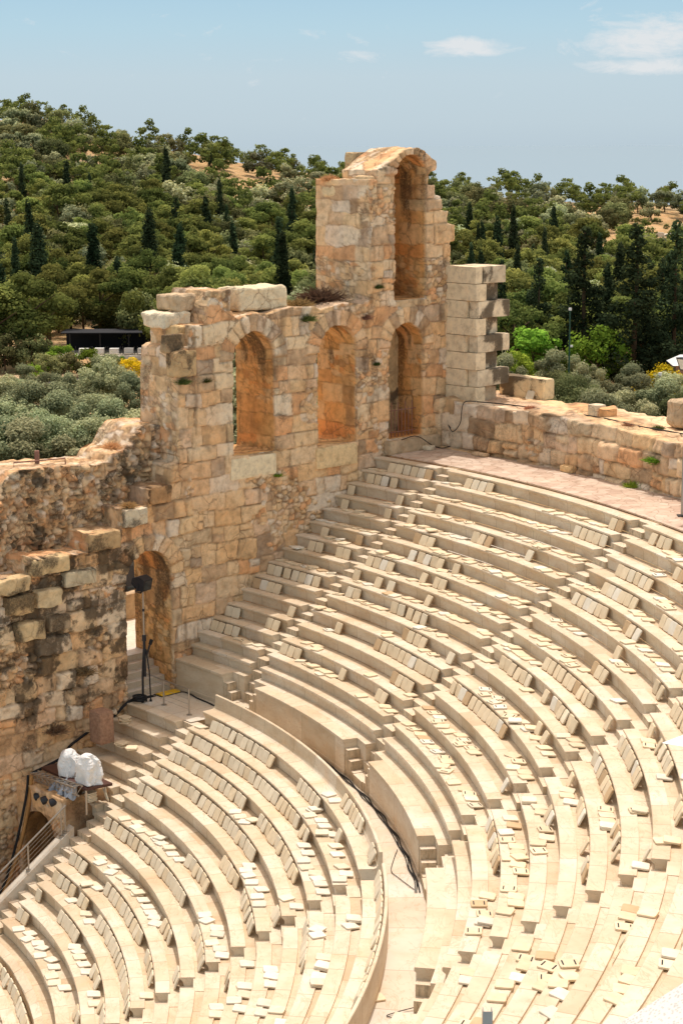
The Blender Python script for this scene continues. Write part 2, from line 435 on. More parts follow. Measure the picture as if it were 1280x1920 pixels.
def make_podiums():
    names = {'A': 'marble podium block beside the doorway steps, under the arched wall', 'B': 'curved marble podium wall second from the arched wall, lit on top',
             'C': 'curved marble podium wall third from the wall, with cables along its foot', 'D': 'curved marble podium wall fourth from the arched wall, broad veined top',
             'E': 'curved marble podium wall cut off by the bottom edge of the picture'}
    for bk, ends in UP.items():
        zt = -.90; L = .80
        rm = 32.1
        e0 = ends[0] if bk == 'A' else (math.degrees(end_angle(*ends[0], rm) - L / rm), 0.0)
        e1 = (math.degrees(end_angle(*ends[1], rm) + L / rm), 0.0)
        mid = (end_angle(*ends[0], rm) + end_angle(*ends[1], rm)) / 2
        t = thing('podium', names[bk], 'podium wall', tuple(pol(32.3, mid, ZW)))
        sd = ord(bk) * 7
        v, f, tn = arc_sweep([(32.075, ZW - .03), (32.075, ZW + .16), (32.095, ZW + .17), (32.095, zt - .14)], (e0, e1), seed=sd, blk=(2.2, 3.6), capfloor=ZW - .03)
        part('front_wall', t, v, f, M['marble'], tone=tn)
        v, f, tn = arc_sweep([(32.096, zt - .138), (32.06, zt - .115), (32.045, zt - .08), (32.045, zt - .012), (32.06, zt), (32.58, zt)], (e0, e1), seed=sd + 1, blk=(1.8, 3), capfloor=zt - .138)
        # close the block's two ends down to the walkway
        part('top_slab', t, v, f, M['marble'], tone=tn)
        for (ph, d) in (e0, e1):
            mb = MB()
            for_r = [(32.10, ZW - .03), (32.58, ZW - .03), (32.58, zt - .14), (32.10, zt - .14)]
            mb.add([pol(r, end_angle(ph, d, r), z) for r, z in for_r], [(0, 1, 2, 3)])
            part('end_panel', t, mb.v, mb.f, M['marble'], tone=[.75] * len(mb.f))
        v, f, tn = arc_sweep([(32.585, ZW - .03), (32.585, zt - .06), (32.57, zt - .05), (32.57, zt + .003), (32.98, zt + .003)], ends, seed=sd + 2, blk=(1.5, 2.6), capfloor=ZW - .03)
        part('rear_slab', t, v, f, M['marble'], tone=tn)
        v, f, tn = arc_sweep([(32.95, zt - .02), (32.95, -.63), (32.90, -.59), (32.86, -.56), (32.855, -.50), (32.87, -.453), (33.36, -.453)], ends, seed=sd + 3, capfloor=zt - .02)
        part('footrest', t, v, f, M['marble'], tone=tn)
        for which, ee in ((0, ends[0]), (1, ends[1])):
            if bk == 'A' and which == 0: continue
            for q in range(3):
                zz = zt - .318 * (q + 1)
                def ang(r, s):
                    a = end_angle(*ee, r); return a + (-1 if which == 0 else 1) * (L - s) / r
                sa, sb = L / 3 * q - .004, L / 3 * (q + 1)
                c = []
                for z in (ZW - .03, zz):
                    for r, s in ((32.12, sa), (32.12, sb), (32.58, sb), (32.58, sa)): c.append(pol(r, ang(r, s), z))
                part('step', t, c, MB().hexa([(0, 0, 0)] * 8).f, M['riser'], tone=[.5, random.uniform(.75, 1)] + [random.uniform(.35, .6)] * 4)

def ring_floor(name, prof, a0, a1, mat, blk, seed):
    v, f, tn = arc_sweep(prof, ((a0, 0), (a1, 0)), closed_ends=False, blk=blk, seed=seed)
    o = part(name, None, v, f, mat, tone=tn); return tag(o, kind='structure')

make_rows(); make_stairs(); make_podiums()
# curved marble walkway and the paved platform before the doorway
ring_floor('walkway', [(30.98, ZW), (31.45, ZW), (32.2, ZW)], 47.0, -32, M['pave'], (1.8, 2.8), 3)
ring_floor('platform', [(29.98, ZW + .002), (30.40, ZW + .002), (30.985, ZW + .002)], 47.0, 36.6, M['pave'], (.9, 1.5), 4)

# ------------------------------------------------------------------ masonry walls
def in_poly(px, py, poly):
    r = np.zeros(px.shape, bool); n = len(poly); j = n - 1
    for i in range(n):
        xi, yi = poly[i]; xj, yj = poly[j]
        if yi != yj:
            c = ((yi > py) != (yj > py)) & (px < (xj - xi) * (py - yi) / (yj - yi) + xi)
            r ^= c
        j = i
    return r

def nearest_on(poly, x, y):
    P = np.array(poly); Q = np.roll(P, -1, 0); d = Q - P; L = (d ** 2).sum(1) + 1e-12
    bx = x.copy(); by = y.copy(); bd = np.full(x.shape, 1e9)
    for p, e, l in zip(P, d, L):
        s = np.clip(((x - p[0]) * e[0] + (y - p[1]) * e[1]) / l, 0, 1)
        cx, cy = p[0] + s * e[0], p[1] + s * e[1]; dd = np.hypot(cx - x, cy - y); m = dd < bd
        bx[m] = cx[m]; by[m] = cy[m]; bd[m] = dd[m]
    return bx, by, bd

PALETTE = np.array([(.80, .59, .33), (.84, .66, .40), (.74, .51, .26), (.80, .54, .28), (.86, .72, .49), (.66, .47, .27), (.80, .46, .22), (.60, .45, .29), (.78, .57, .31), (.84, .64, .38), (.50, .35, .20), (.88, .75, .54)])
SHADED_MORTAR = np.array((.33, .20, .11))  # mortar colour, darkened to imitate shade deep in the joints

class Masonry:
    """irregular courses of squared stones; some split into small pieces, some areas rubble"""
    def __init__(s, seed, z0, z1, x0, x1, h=(.42, .66), w=(.6, 1.5), split=.35, rubble=.5):
        g = np.random.default_rng(seed); s.seed = seed; s.split = split; s.rub = rubble
        zz = [z0]
        while zz[-1] < z1: zz.append(zz[-1] + g.uniform(*h))
        s.z = np.array(zz); s.j = []
        for _ in zz:
            xx = [x0 - g.uniform(0, 1)]
            while xx[-1] < x1: xx.append(xx[-1] + g.uniform(*w))
            s.j.append(np.array(xx))
    def __call__(s, x, z):
        sd = s.seed
        X = x + .30 * (fbm(x * 1.5, z * 1.5, 0, sd) - .5); Z = z + .34 * (fbm(x * .8, z * 1.0, 3, sd + 3) - .5) + .05 * (vnoise(x * 4, z * 4, 1, sd) - .5)
        ci = np.clip(np.searchsorted(s.z, Z) - 1, 0, len(s.z) - 2)
        ed = np.minimum(Z - s.z[ci], s.z[ci + 1] - Z); bid = np.zeros(x.shape); cx = np.zeros(x.shape); u = np.zeros(x.shape)
        wd = np.zeros(x.shape)
        for c in np.unique(ci):
            m = ci == c; J = s.j[c]; k = np.clip(np.searchsorted(J, X[m]) - 1, 0, len(J) - 2)
            ed[m] = np.minimum(ed[m], np.minimum(X[m] - J[k], J[k + 1] - X[m])); bid[m] = c * 977 + k
            u[m] = (X[m] - J[k]); wd[m] = J[k + 1] - J[k]
        b = bid.astype(np.int64)
        hs = _h(b, b * 0 + 3, b * 0, sd)
        # split blocks: 2-3 uneven pieces wide and sometimes two high
        sp = hs < s.split
        fr = .3 + .4 * _h(b, b * 0 + 5, b * 0, sd)
        cut = wd * fr; left = u < cut
        ed = np.where(sp, np.minimum(ed, np.abs(u - cut)), ed); bid = np.where(sp & left, bid + .37, bid)
        hz = s.z[ci] + (s.z[ci + 1] - s.z[ci]) * (.35 + .3 * fr); sp2 = sp & (hs < s.split * .55) & left; lo = Z < hz
        ed = np.where(sp2, np.minimum(ed, np.abs(Z - hz)), ed); bid = np.where(sp2 & lo, bid + .21, bid)
        # rubble infill
        rb = fbm(x * .45, z * .6, 7, sd + 11) > (1 - s.rub * .55 - .16)
        if rb.any():
            cs = .30; gx, gz = X[rb] / cs, Z[rb] / (cs * .8); ix, iz = np.floor(gx).astype(np.int64), np.floor(gz).astype(np.int64)
            f1 = np.full(gx.shape, 9.0); f2 = f1.copy(); idd = np.zeros(gx.shape)
            for a in (-1, 0, 1):
                for c in (-1, 0, 1):
                    jx, jz = ix + a, iz + c
                    dx = jx + .1 + .8 * _h(jx, jz, jx * 0, sd + 1) - gx; dz = jz + .1 + .8 * _h(jx, jz, jx * 0, sd + 2) - gz
                    d = np.hypot(dx, dz); n1 = d < f1
                    f2 = np.where(n1, f1, np.minimum(f2, d)); idd = np.where(n1, jx * 131 + jz * 7919, idd); f1 = np.minimum(f1, d)
            ed[rb] = (f2 - f1) * cs * .5; bid[rb] = idd + .5
        b2 = np.round(bid * 100).astype(np.int64)
        return b2, ed, rb

def wall_color(x, z, b, ed, rb, sd, stain, orange=1.0):
    h1 = _h(b, b * 0 + 1, b * 0, sd); h2 = _h(b, b * 0 + 2, b * 0, sd)
    c = PALETTE[np.clip((h1 * len(PALETTE)).astype(int), 0, len(PALETTE) - 1)] * (.70 + .58 * h2)[..., None] * np.array((1.10, 1.06, 1.12))
    of = np.clip(sstep(.50, .66, fbm(x * .33, z * .33, 2, sd + 21) + .10 * (h2 - .5)) * orange, 0, 1.4)
    c = c * (1 - .30 * of[..., None]) + np.array((.86, .46, .20)) * (.30 * of)[..., None]
    # blotches inside each stone, then thin run-off streaks
    bl = fbm(x * 2.6, z * 2.6, 1, sd + 5, 5); c = c * (.58 + .90 * bl)[..., None]
    bt = sstep(.56, .70, fbm(x * 1.2, z * 1.5, 6, sd + 15, 5)); c = c * (1 - .20 * bt[..., None]) + np.array((.46, .24, .09)) * (.20 * bt)[..., None]
    sk = sstep(.56, .74, fbm(x * 3.4, z * .35, 4, sd + 25, 4)) * sstep(.46, .62, fbm(x * .5, z * .35, 5, sd + 26))
    c = c * (1 - .55 * sk[..., None]) + np.array((.16, .095, .05)) * (.55 * sk)[..., None]
    g = sstep(.040, .008, ed) * (.35 + .65 * vnoise(x * 1.6, z * 1.6, 2, sd + 9))
    mort = SHADED_MORTAR * (.55 + .8 * vnoise(x * 2, z * 2, 0, sd + 8))[..., None]
    c = c * (1 - .9 * g[..., None]) + mort * (.9 * g)[..., None]
    st = np.clip(stain + 0 * x, 0, 1)[..., None]
    c = c * np.minimum(1.0, .84 / np.maximum(c.max(-1, keepdims=True), 1e-3))
    return np.concatenate([np.clip(c, .02, .9), st], -1)

def hf_wall(name, parent, mat, poly, holes, mapf, mas, step=.07, depthf=lambda t, z: 2.35, stainf=None, protf=None, relief=.05, back=True, orange=1.0, sd=1, sstepk=.13, holedark=.55):
    P = np.array(poly); x0, z0 = P.min(0) - step; x1, z1 = P.max(0) + step
    nx, nz = int((x1 - x0) / step) + 1, int((z1 - z0) / step) + 1
    gx, gz = np.meshgrid(x0 + np.arange(nx) * step, z0 + np.arange(nz) * step)
    cx, cz = gx[:-1, :-1] + step / 2, gz[:-1, :-1] + step / 2
    m = in_poly(cx, cz, poly)
    for h in holes: m &= ~in_poly(cx, cz, h)
    m &= ~((np.roll(m, 1, 1) == False) & (np.roll(m, -1, 1) == False))
    pm = np.pad(m, 1)
    idx = np.arange(nx * nz).reshape(nz, nx)
    used = np.zeros((nz, nx), bool)
    for a, b in ((0, 0), (0, 1), (1, 0), (1, 1)): used[a:a + nz - 1, b:b + nx - 1] |= m
    cnt = sum(pm[a:a + nz, b:b + nx].astype(int) for a, b in ((0, 0), (0, 1), (1, 0), (1, 1)))
    bnd = used & (cnt < 4)
    X, Z = gx.copy(), gz.copy()
    bx, bz = X[bnd], Z[bnd]
    best = None
    for li, pl in enumerate([poly] + list(holes)):
        qx, qz, qd = nearest_on(pl, bx, bz)
        if best is None: best = [qx, qz, qd, np.zeros(len(bx), int)]
        else:
            k = qd < best[2]
            for i, q in enumerate((qx, qz, qd, np.full(len(bx), li))): best[i][k] = q[k]
    k = best[2] < step * 1.1
    rag = np.where(best[3] > 0, .035, .09)
    X[bnd] = np.where(k, best[0], bx) + rag * (vnoise(bx * 3.1, bz * 3.1, 0, sd + 40) - .5); Z[bnd] = np.where(k, best[1], bz) + rag * (vnoise(bx * 3.1, bz * 3.1, 5, sd + 41) - .5)
    hol = np.zeros((nz, nx), int); hol[bnd] = best[3]
    b, ed, rb = mas(X, Z)
    pr = relief * (.2 + .9 * sstep(0, .055, ed)) + relief * 1.2 * (_h(b, b * 0 + 9, b * 0, sd) - .5) * sstep(.0, .05, ed) + relief * 1.1 * (fbm(X * 2.2, Z * 2.2, 0, sd + 6, 5) - .5) + relief * .5 * (vnoise(X * 9, Z * 9, 0, sd + 7) - .5)
    if protf is not None: pr = pr + protf(X, Z, b, ed)
    st = np.zeros(X.shape) if stainf is None else stainf(X, Z, pr)
    C = wall_color(X, Z, b, ed, rb, sd, st, orange)
    V = mapf(X, Z, -pr)
    nid = np.full((nz, nx), -1); nid[used] = np.arange(used.sum())
    verts = [V[used]]; cols = [C[used]]; nv = int(used.sum())
    fi, fj = np.nonzero(m)
    faces = [np.stack([nid[fi, fj], nid[fi, fj + 1], nid[fi + 1, fj + 1], nid[fi + 1, fj]], 1)]
    # boundary edges extruded backwards
    edges = []
    for (i, j) in zip(fi, fj):
        if not pm[i, j + 1]: edges.append(((i, j), (i, j + 1)))
        if not pm[i + 2, j + 1]: edges.append(((i + 1, j + 1), (i + 1, j)))
        if not pm[i + 1, j]: edges.append(((i + 1, j), (i, j)))
        if not pm[i + 1, j + 2]: edges.append(((i, j + 1), (i + 1, j + 1)))
    bi, bj = np.nonzero(bnd); nb = len(bi); lut = np.full((nz, nx), -1); lut[bi, bj] = np.arange(nb)
    tx, tz = X[bi, bj], Z[bi, bj]; hh = hol[bi, bj]
    hz = np.zeros(len(tx))
    for li, pl_ in enumerate(holes):
        zz_ = np.array(pl_)[:, 1]; k_ = hh == li + 1; hz[k_] = np.clip((tz[k_] - zz_.min()) / (zz_.max() - zz_.min()), 0, 1.0)
    dep = np.array([depthf(a, c) for a, c in zip(tx, tz)]); K = int(np.ceil(dep.max() / sstepk))
    prev = nid[bi, bj]; E0 = np.array([lut[a] for a, _ in edges]); E1 = np.array([lut[c] for _, c in edges])
    for q in range(1, K + 1):
        s = dep * q / K
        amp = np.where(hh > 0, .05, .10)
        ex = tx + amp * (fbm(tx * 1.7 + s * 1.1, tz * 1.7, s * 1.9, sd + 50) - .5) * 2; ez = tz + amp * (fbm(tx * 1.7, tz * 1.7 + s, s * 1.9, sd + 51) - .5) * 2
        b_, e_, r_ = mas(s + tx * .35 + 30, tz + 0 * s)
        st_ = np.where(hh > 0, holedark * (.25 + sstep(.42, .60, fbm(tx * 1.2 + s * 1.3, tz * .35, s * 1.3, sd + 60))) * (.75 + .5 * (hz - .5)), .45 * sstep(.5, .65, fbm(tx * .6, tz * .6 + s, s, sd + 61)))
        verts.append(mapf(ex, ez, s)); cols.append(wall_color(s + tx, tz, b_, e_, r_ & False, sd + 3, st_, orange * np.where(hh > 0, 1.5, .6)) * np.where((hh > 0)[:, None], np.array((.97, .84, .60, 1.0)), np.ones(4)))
        cur = nv + np.arange(nb); nv += nb
        faces.append(np.stack([prev[E1], prev[E0], cur[E0], cur[E1]], 1)); prev = cur
    if back:
        dm = np.vectorize(depthf)(X[used], Z[used])
        verts.append(mapf(X[used], Z[used], dm)); cols.append(C[used])
        n0 = nv; nv += int(used.sum())
        faces.append(np.stack([nid[fi, fj], nid[fi + 1, fj], nid[fi + 1, fj + 1], nid[fi, fj + 1]], 1) + n0)
    return part(name, parent, np.concatenate(verts), np.concatenate(faces), mat, col=np.concatenate(cols))

def map_flat(d0): return lambda t, z, s: TDZ(t, d0 + s, z)

def arch_hole(x0, x1, zb, zs, n=14, squash=1.0):
    r = (x1 - x0) / 2; c = (x0 + x1) / 2
    return [(x0, zb), (x0, zs)] + [(c - r * math.cos(math.pi * i / n), zs + squash * r * math.sin(math.pi * i / n)) for i in range(1, n)] + [(x1, zs), (x1, zb)]

HA1 = arch_hole(35.2, 37.4, 6.8, 10.65); HA2 = arch_hole(39.75, 41.95, 6.7, 10.58)
HA3 = arch_hole(43.85, 45.92, 6.55, 10.5); HN = arch_hole(44.2, 46.1, 12.5, 17.75, squash=.9); HD = arch_hole(29.72, 31.95, -3.2, 2.55)
MAIN = [(18.0, -10.5), (18.0, 2.6)] + [(20.88, 2.91), (23.27, 3.04), (23.31, 3.7), (25.23, 3.59), (25.26, 4.24), (26.96, 4.08), (27.97, 4.02), (28.0, 4.78), (28.98, 4.7), (29.6, 4.67), (29.62, 5.43), (30.89, 5.36), (30.91, 6.09), (32.02, 6.1), (32.04, 6.85), (32.43, 6.89), (32.55, 11.3), (33.05, 11.37), (33.12, 12.19), (33.94, 12.21), (34.0, 12.79), (34.21, 13.44), (35.17, 13.45), (35.21, 12.5), (35.42, 12.28), (36.25, 12.5), (37.17, 12.38), (38.37, 12.58), (39.68, 12.5), (39.97, 12.38), (41.17, 12.57), (42.39, 12.45), (42.76, 12.65), (42.77, 17.57), (43.2, 17.56), (43.2, 17.98), (43.51, 18.13), (44.1, 18.41), (44.42, 18.62), (44.89, 18.82), (45.37, 18.86), (45.85, 18.75), (46.27, 18.52), (46.7, 18.27), (46.57, 17.94), (46.21, 17.85), (46.22, 17.34), (46.62, 17.30), (46.64, 16.86), (46.98, 16.80), (47.0, 16.24), (47.42, 16.16), (47.45, 15.62), (47.80, 15.54), (47.80, 14.92), (47.52, 14.85), (47.55, 14.3), (47.66, 14.22), (47.6, 13.77), (47.6, -10.5)]
HOLES = [HA1, HA2, HA3, HN, HD]

def prot_main(t, z, b, ed):
    h = _h(b, b * 0 + 13, b * 0, 91)
    lowleft = sstep(29.4, 27.6, t + .35 * (z - 1)) * sstep(-4.5, -2.0, z)
    steps = sstep(33.4, 32.6, t + .0 * z) * sstep(3.6, 4.2, z) * sstep(7.6, 7.0, z)
    big = (h > .45) * (.03 + .17 * h)
    left = lowleft * big * sstep(0, .03, ed) + steps * .12 * (h > .4) * sstep(0, .03, ed)
    # springing rings round the arches stand a little proud
    rg = np.zeros(t.shape)
    for (x0, x1, zs) in ((35.2, 37.4, 10.65), (39.75, 41.95, 10.58), (43.85, 45.92, 10.5), (44.2, 46.1, 17.75), (29.72, 31.95, 2.55)):
        d = np.hypot(t - (x0 + x1) / 2, z - zs); r = (x1 - x0) / 2
        rg = np.maximum(rg, (z > zs) * sstep(r + .75, r + .62, d) * .07)
    return left + rg

def stain_main(t, z, pr):
    s = .30 * sstep(.54, .70, fbm(t * .55, z * .22, 0, 71)) + .35 * sstep(.58, .72, fbm(t * 1.6, z * 1.1, 4, 72))
    lowleft = sstep(32.5, 28.5, t) * sstep(7.5, 6.0, z) * sstep(-3.5, -.5, z)
    s = s + lowleft * (.66 * sstep(.40, .58, fbm(t * 1.0, z * 1.1, 2, 73))) + .5 * lowleft * sstep(.5, .62, fbm(t * 4, z * 4, 2, 74))
    return s * .8

wall = thing('theatre_wall', 'tall ruined stone wall with arched windows, an arched doorway and a broken tower', 'ancient wall', tuple(tdz(36, D0, ZW)))
mas = Masonry(11, -11, 20, 15, 70, h=(.52, .86), w=(.8, 1.75), split=.34, rubble=.46)

class ArchMasonry:
    """courses, but with radiating arch stones round each opening"""
    def __init__(s, base, arches): s.base, s.arches = base, arches
    def __call__(s, x, z):
        b, ed, rb = s.base(x, z)
        for i, (x0, x1, zs) in enumerate(s.arches):
            c, r = (x0 + x1) / 2, (x1 - x0) / 2
            d = np.hypot(x - c, z - zs); a = np.arctan2(z - zs, x - c)
            th = .66
            m = (z > zs - .05) & (d < r + th) & (d > r - .3)
            k = np.floor(a / math.pi * 11); fa = (a / math.pi * 11 - k)
            e = np.minimum(np.minimum(fa, 1 - fa) * math.pi / 11 * d, (r + th) - d)
            b = np.where(m, (90000 + i * 100 + k).astype(np.int64), b); ed = np.where(m, np.maximum(e, 0), ed); rb = rb & ~m
        return b, ed, rb
amas = ArchMasonry(mas, [(35.2, 37.4, 10.65), (39.75, 41.95, 10.58), (43.85, 45.92, 10.5), (44.2, 46.1, 17.75), (29.72, 31.95, 2.55)])
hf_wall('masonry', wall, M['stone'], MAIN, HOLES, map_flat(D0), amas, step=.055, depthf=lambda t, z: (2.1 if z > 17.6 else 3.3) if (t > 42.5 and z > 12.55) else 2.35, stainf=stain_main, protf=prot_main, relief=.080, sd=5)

def rough_block(name, parent, mat, t0, t1, d0, d1, z0, z1, seed=0, step=.12, amp=.05, stain=.25, rnd=.07, orange=.3, shade=1.0, base=None):
    """a squared stone with worn edges"""
    g = (t1 - t0, d1 - d0, z1 - z0); n = [max(2, int(x / step)) for x in g]
    V = []; F = []; 
    def face(ax, side):
        a, b = [q for q in range(3) if q != ax]
        na, nb = n[a], n[b]; base = len(V)
        for i in range(na + 1):
            for j in range(nb + 1):
                p = [0, 0, 0]; p[ax] = side; p[a] = i / na; p[b] = j / nb; V.append(p)
        for i in range(na):
            for j in range(nb):
                q = [base + i * (nb + 1) + j, base + (i + 1) * (nb + 1) + j, base + (i + 1) * (nb + 1) + j + 1, base + i * (nb + 1) + j + 1]
                flip = (side == 1) == (ax == 1)
                F.append(tuple(q[::-1] if flip else q))
    for ax in range(3):
        for sd_ in (0, 1): face(ax, sd_)
    v = np.array(V, float); g = np.array(g); q = v * g
    c = g / 2; lo = np.minimum(rnd, g / 2.2); cl = np.clip(q, lo, g - lo); dv = q - cl; L = np.linalg.norm(dv, axis=1, keepdims=True)
    q = np.where(L > 1e-6, cl + dv / np.maximum(L, 1e-6) * np.minimum(L, lo.min()), q)
    w = q + np.array((t0, d0, z0))
    for ax in range(3): q[:, ax] += amp * (fbm(w[:, 0] * 2.3 + ax * 9, w[:, 1] * 2.3, w[:, 2] * 2.3, seed + ax, 4) - .5) * 2
    w = q + np.array((t0, d0, z0))
    h = (seed * 0.61803) % 1
    base = (PALETTE[int(h * len(PALETTE))] if base is None else np.array(base)) * (.9 + .25 * ((seed * .377) % 1)) * shade
    st = stain * sstep(.40, .62, fbm(w[:, 0] * 1.6, w[:, 1] * 1.6, w[:, 2] * 1.1, seed + 7)) 
    C = base * (.62 + .78 * fbm(w[:, 0] * 2.6, w[:, 1] * 2.6, w[:, 2] * 2.6, seed + 8))[:, None]; C = C * np.minimum(1.0, .84 / C.max(1, keepdims=True)); C = np.concatenate([C, st[:, None]], 1)
    return part(name, parent, TDZ(w[:, 0], w[:, 1], w[:, 2]), F, mat, col=C)

# stones lying on the broken wall tops, the sill blocks and the closed backs of niche and lower arch
for i, a in enumerate([(36.0, 38.6, .95, 2.3, 12.52, 13.42), (32.5, 33.85, 1.25, 2.75, 12.05, 12.62), (33.2, 34.3, 1.3, 2.7, 12.66, 13.3), (32.75, 33.5, .75, 1.5, 11.5, 12.2), (42.8, 47.0, 2.55, 3.78, 16.8, 17.52), (42.8, 43.5, .55, 1.5, 17.35, 17.72), (46.45, 47.0, 1.2, 2.4, 17.2, 17.95)]):
    rough_block('capstone', wall, M['stone'], *a, seed=20 + i, amp=.11, rnd=.11, step=.09)
for i, a in enumerate([(35.02, 37.42, .36, .70, 5.86, 6.74), (39.6, 41.95, .34, .70, 5.75, 6.66), (43.6, 47.3, .1, .75, 5.9, 6.52)]):
    rough_block('window_sill', wall, M['ashlar'], *a, seed=33 + i, amp=.025)
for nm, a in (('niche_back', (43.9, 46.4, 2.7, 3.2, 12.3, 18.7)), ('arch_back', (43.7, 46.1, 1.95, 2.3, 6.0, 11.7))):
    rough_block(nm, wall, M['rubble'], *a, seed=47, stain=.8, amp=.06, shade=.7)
# grille across the foot of the lower arch
mb = MB()
for i in range(9):
    t = 44.0 + .21 * i; mb.tube([tdz(t, D0 + .35, 6.5), tdz(t, D0 + .35, 8.05 - .25 * (i % 2))], .022, 6)
for z in (6.75, 7.7): mb.tube([tdz(43.86, D0 + .35, z), tdz(45.9, D0 + .35, z)], .02, 6)
gr = mb.build('grille', M['rust'], None); tag(gr, 'rusty iron grille across the foot of the arch below the tower', 'grille')

# rubble core of the wall standing behind the stepped stones at the left
RUB = [(17.0, -3.0), (17.0, 5.4)] + [(22.02, 5.9), (25.16, 6.16), (25.32, 6.84), (25.67, 7.25), (27.31, 7.2), (29.01, 7.05), (30.13, 7.0), (30.31, 7.31), (30.9, 7.5), (31.2, 7.99), (31.62, 8.3), (33.14, 8.2)] + [(33.2, 4.6), (29.0, 4.2), (29.0, -3.0)]
rmas = Masonry(23, -11, 20, 10, 70, split=.6, rubble=1.6)
def stain_rub(t, z, pr): return .40 * sstep(.48, .62, fbm(t * .8, z * .5, 0, 81)) + .55 * sstep(.52, .62, fbm(t * 3, z * 3, 2, 82))
core = thing('rubble_wall', 'rubble-faced wall stump with a flat pale top, left of the arched windows', 'ancient wall', tuple(tdz(28, D0 + 1.3, 4)))
hf_wall('rubble_core', core, M['rubble'], RUB, [], map_flat(D0 + 1.3), rmas, step=.08, depthf=lambda t, z: 2.2, stainf=stain_rub, relief=.19, sd=9, orange=.55)
# stones jutting from the lower left masonry
g = np.random.default_rng(4)
k = 0
for (t0, t1, d0, z0, z1) in [(23.3, 25.2, -.55, 3.05, 3.62), (25.3, 27.0, -.35, 3.55, 4.15), (28.0, 29.4, -.12, 4.05, 4.72), (29.65, 30.75, -.05, 4.75, 5.4), (30.95, 31.9, -.02, 5.45, 6.1),
                             (24.2, 25.3, -.75, 2.25, 2.95), (25.5, 26.6, -.5, 2.3, 2.95), (26.8, 28.2, -.2, 2.85, 3.45), (24.6, 25.7, -.85, 1.2, 1.9), (26.0, 26.9, -.4, 1.3, 1.9), (32.15, 33.3, .2, 10.25, 11.25), (31.9, 32.9, .9, 11.2, 11.9)]:
    rough_block('jutting_stone', wall, M['stone'], t0, t1, D0 - .15 + (d0 - D0) * .32, D0 + .25, z0, z1, seed=60 + k, stain=.62, amp=.085, rnd=.06, shade=.72, step=.07); k += 1

# corner pier of squared blocks right of the tower
pier = thing('corner_pier', 'square pier of alternating projecting blocks at the right end of the arched wall', 'pier', tuple(tdz(48.2, -.4, 8)))
zc = 7.9; hc = .745
for i in range(8):
    z0, z1 = zc + hc * i, zc + hc * (i + 1) - .012
    if i % 2 == 0 and i < 7:     # cream block reaches the corner, front recessed
        rough_block('pier_block', pier, M['ashlar'], 47.36, 48.0, -1.36, D0, z0, z1, base=(.84, .68, .46), seed=101 + i * 3, amp=.012, rnd=.025, stain=.12, shade=1.12)
        rough_block('pier_block', pier, M['ashlar'], 48.02, 49.1, -1.02, D0, z0, z1, base=(.62, .50, .35), seed=102 + i * 3, amp=.02, rnd=.03, stain=.75)
    else:
        tl = 47.36
        rough_block('pier_block', pier, M['ashlar'], tl, 47.8, -.75 if i < 6 else -1.3, D0, z0, z1, base=(.84, .68, .46), seed=103 + i * 3, amp=.012, rnd=.025, stain=.15, shade=1.1)
        rough_block('pier_block', pier, M['ashlar'], 47.82 if i >= 6 else 47.5, 49.55 if i < 7 else 49.25, -1.34, -.8 if i < 6 else D0 - .01, z0, z1, base=(.74, .61, .43), seed=104 + i * 3, amp=.025, rnd=.03, stain=.8, shade=.95)
        if i < 6: rough_block('pier_block', pier, M['ashlar'], 47.83, 49.2, -.79, D0, z0 + .01, z1, seed=150 + i, amp=.01, rnd=.03, stain=.5)

# low curved wall round the top
RI = 46.8
def map_curve(a, z, s): 
    th = R_(44.2) - a / RI; r = RI + s
    return np.stack([r * np.cos(th), r * np.sin(th), z + 0 * r], -1)
LC = RI * R_(44.2 - 10.0)
pts = [(0, 5.6)]; gg = np.random.default_rng(12); a = 0.0; z = 7.95
while a < LC:
    w = gg.uniform(.8, 1.6); z = np.clip(z + gg.normal(0, .10), 7.72, 8.12); pts += [(a, z), (min(a + w - .08, LC), z + gg.normal(0, .04))]; a += w
pts += [(LC, 5.6)]
lmas = Masonry(31, 5.3, 9, -1, LC + 80, h=(.62, .78), w=(.8, 1.7), split=.28, rubble=.12)
def prot_low(t, z, b, ed):
    h = _h(b, b * 0 + 13, b * 0, 17)
    return .13 * sstep(0, .12, ed) * h + .10 * (h > .75) * sstep(0, .06, ed) - .10 * sstep(7.45, 8.0, z) * (h < .45)
lw = thing('curved_wall', 'low curved wall of big worn blocks round the top of the seating', 'stone wall', tuple(pol(RI, R_(33), ZF)))
hf_wall('blocks', lw, M['stone'], pts, [], map_curve, lmas, step=.07, depthf=lambda t, z: 3.5, stainf=lambda t, z, p: .35 * sstep(.5, .68, fbm(t * .9, z * .6, 0, 33)), protf=prot_low, relief=.07, sd=15, back=False, orange=.25, sstepk=.25)

def polar_block(name, label, cat, r0, r1, th, w, z0, z1, seed, mat='stone', **kw):
    """a block placed by polar angle, its long side along the arc"""
    t = thing(name, label, cat, tuple(pol((r0 + r1) / 2, R_(th), z0)))
    o = rough_block('block', None, M[mat], -w / 2, w / 2, 0, r1 - r0, z0, z1, seed=seed, **kw)
    # move its vertices from wall frame into the polar frame
    me = o.data; n = len(me.vertices); co = np.zeros(n * 3, np.float32); me.vertices.foreach_get('co', co); co = co.reshape(-1, 3)
    tt, dd = co @ U.astype(np.float32), co @ NB.astype(np.float32)
    e = np.array([math.cos(R_(th)), math.sin(R_(th)), 0]); f = np.array([e[1], -e[0], 0])
    q = e * (r0 + dd)[:, None] + f * tt[:, None] + np.array([0, 0, 1]) * co[:, 2:3] - np.array(t.location)
    me.vertices.foreach_set('co', q.astype(np.float32).ravel()); me.update(); o.parent = t
    me.flip_normals()
    return t
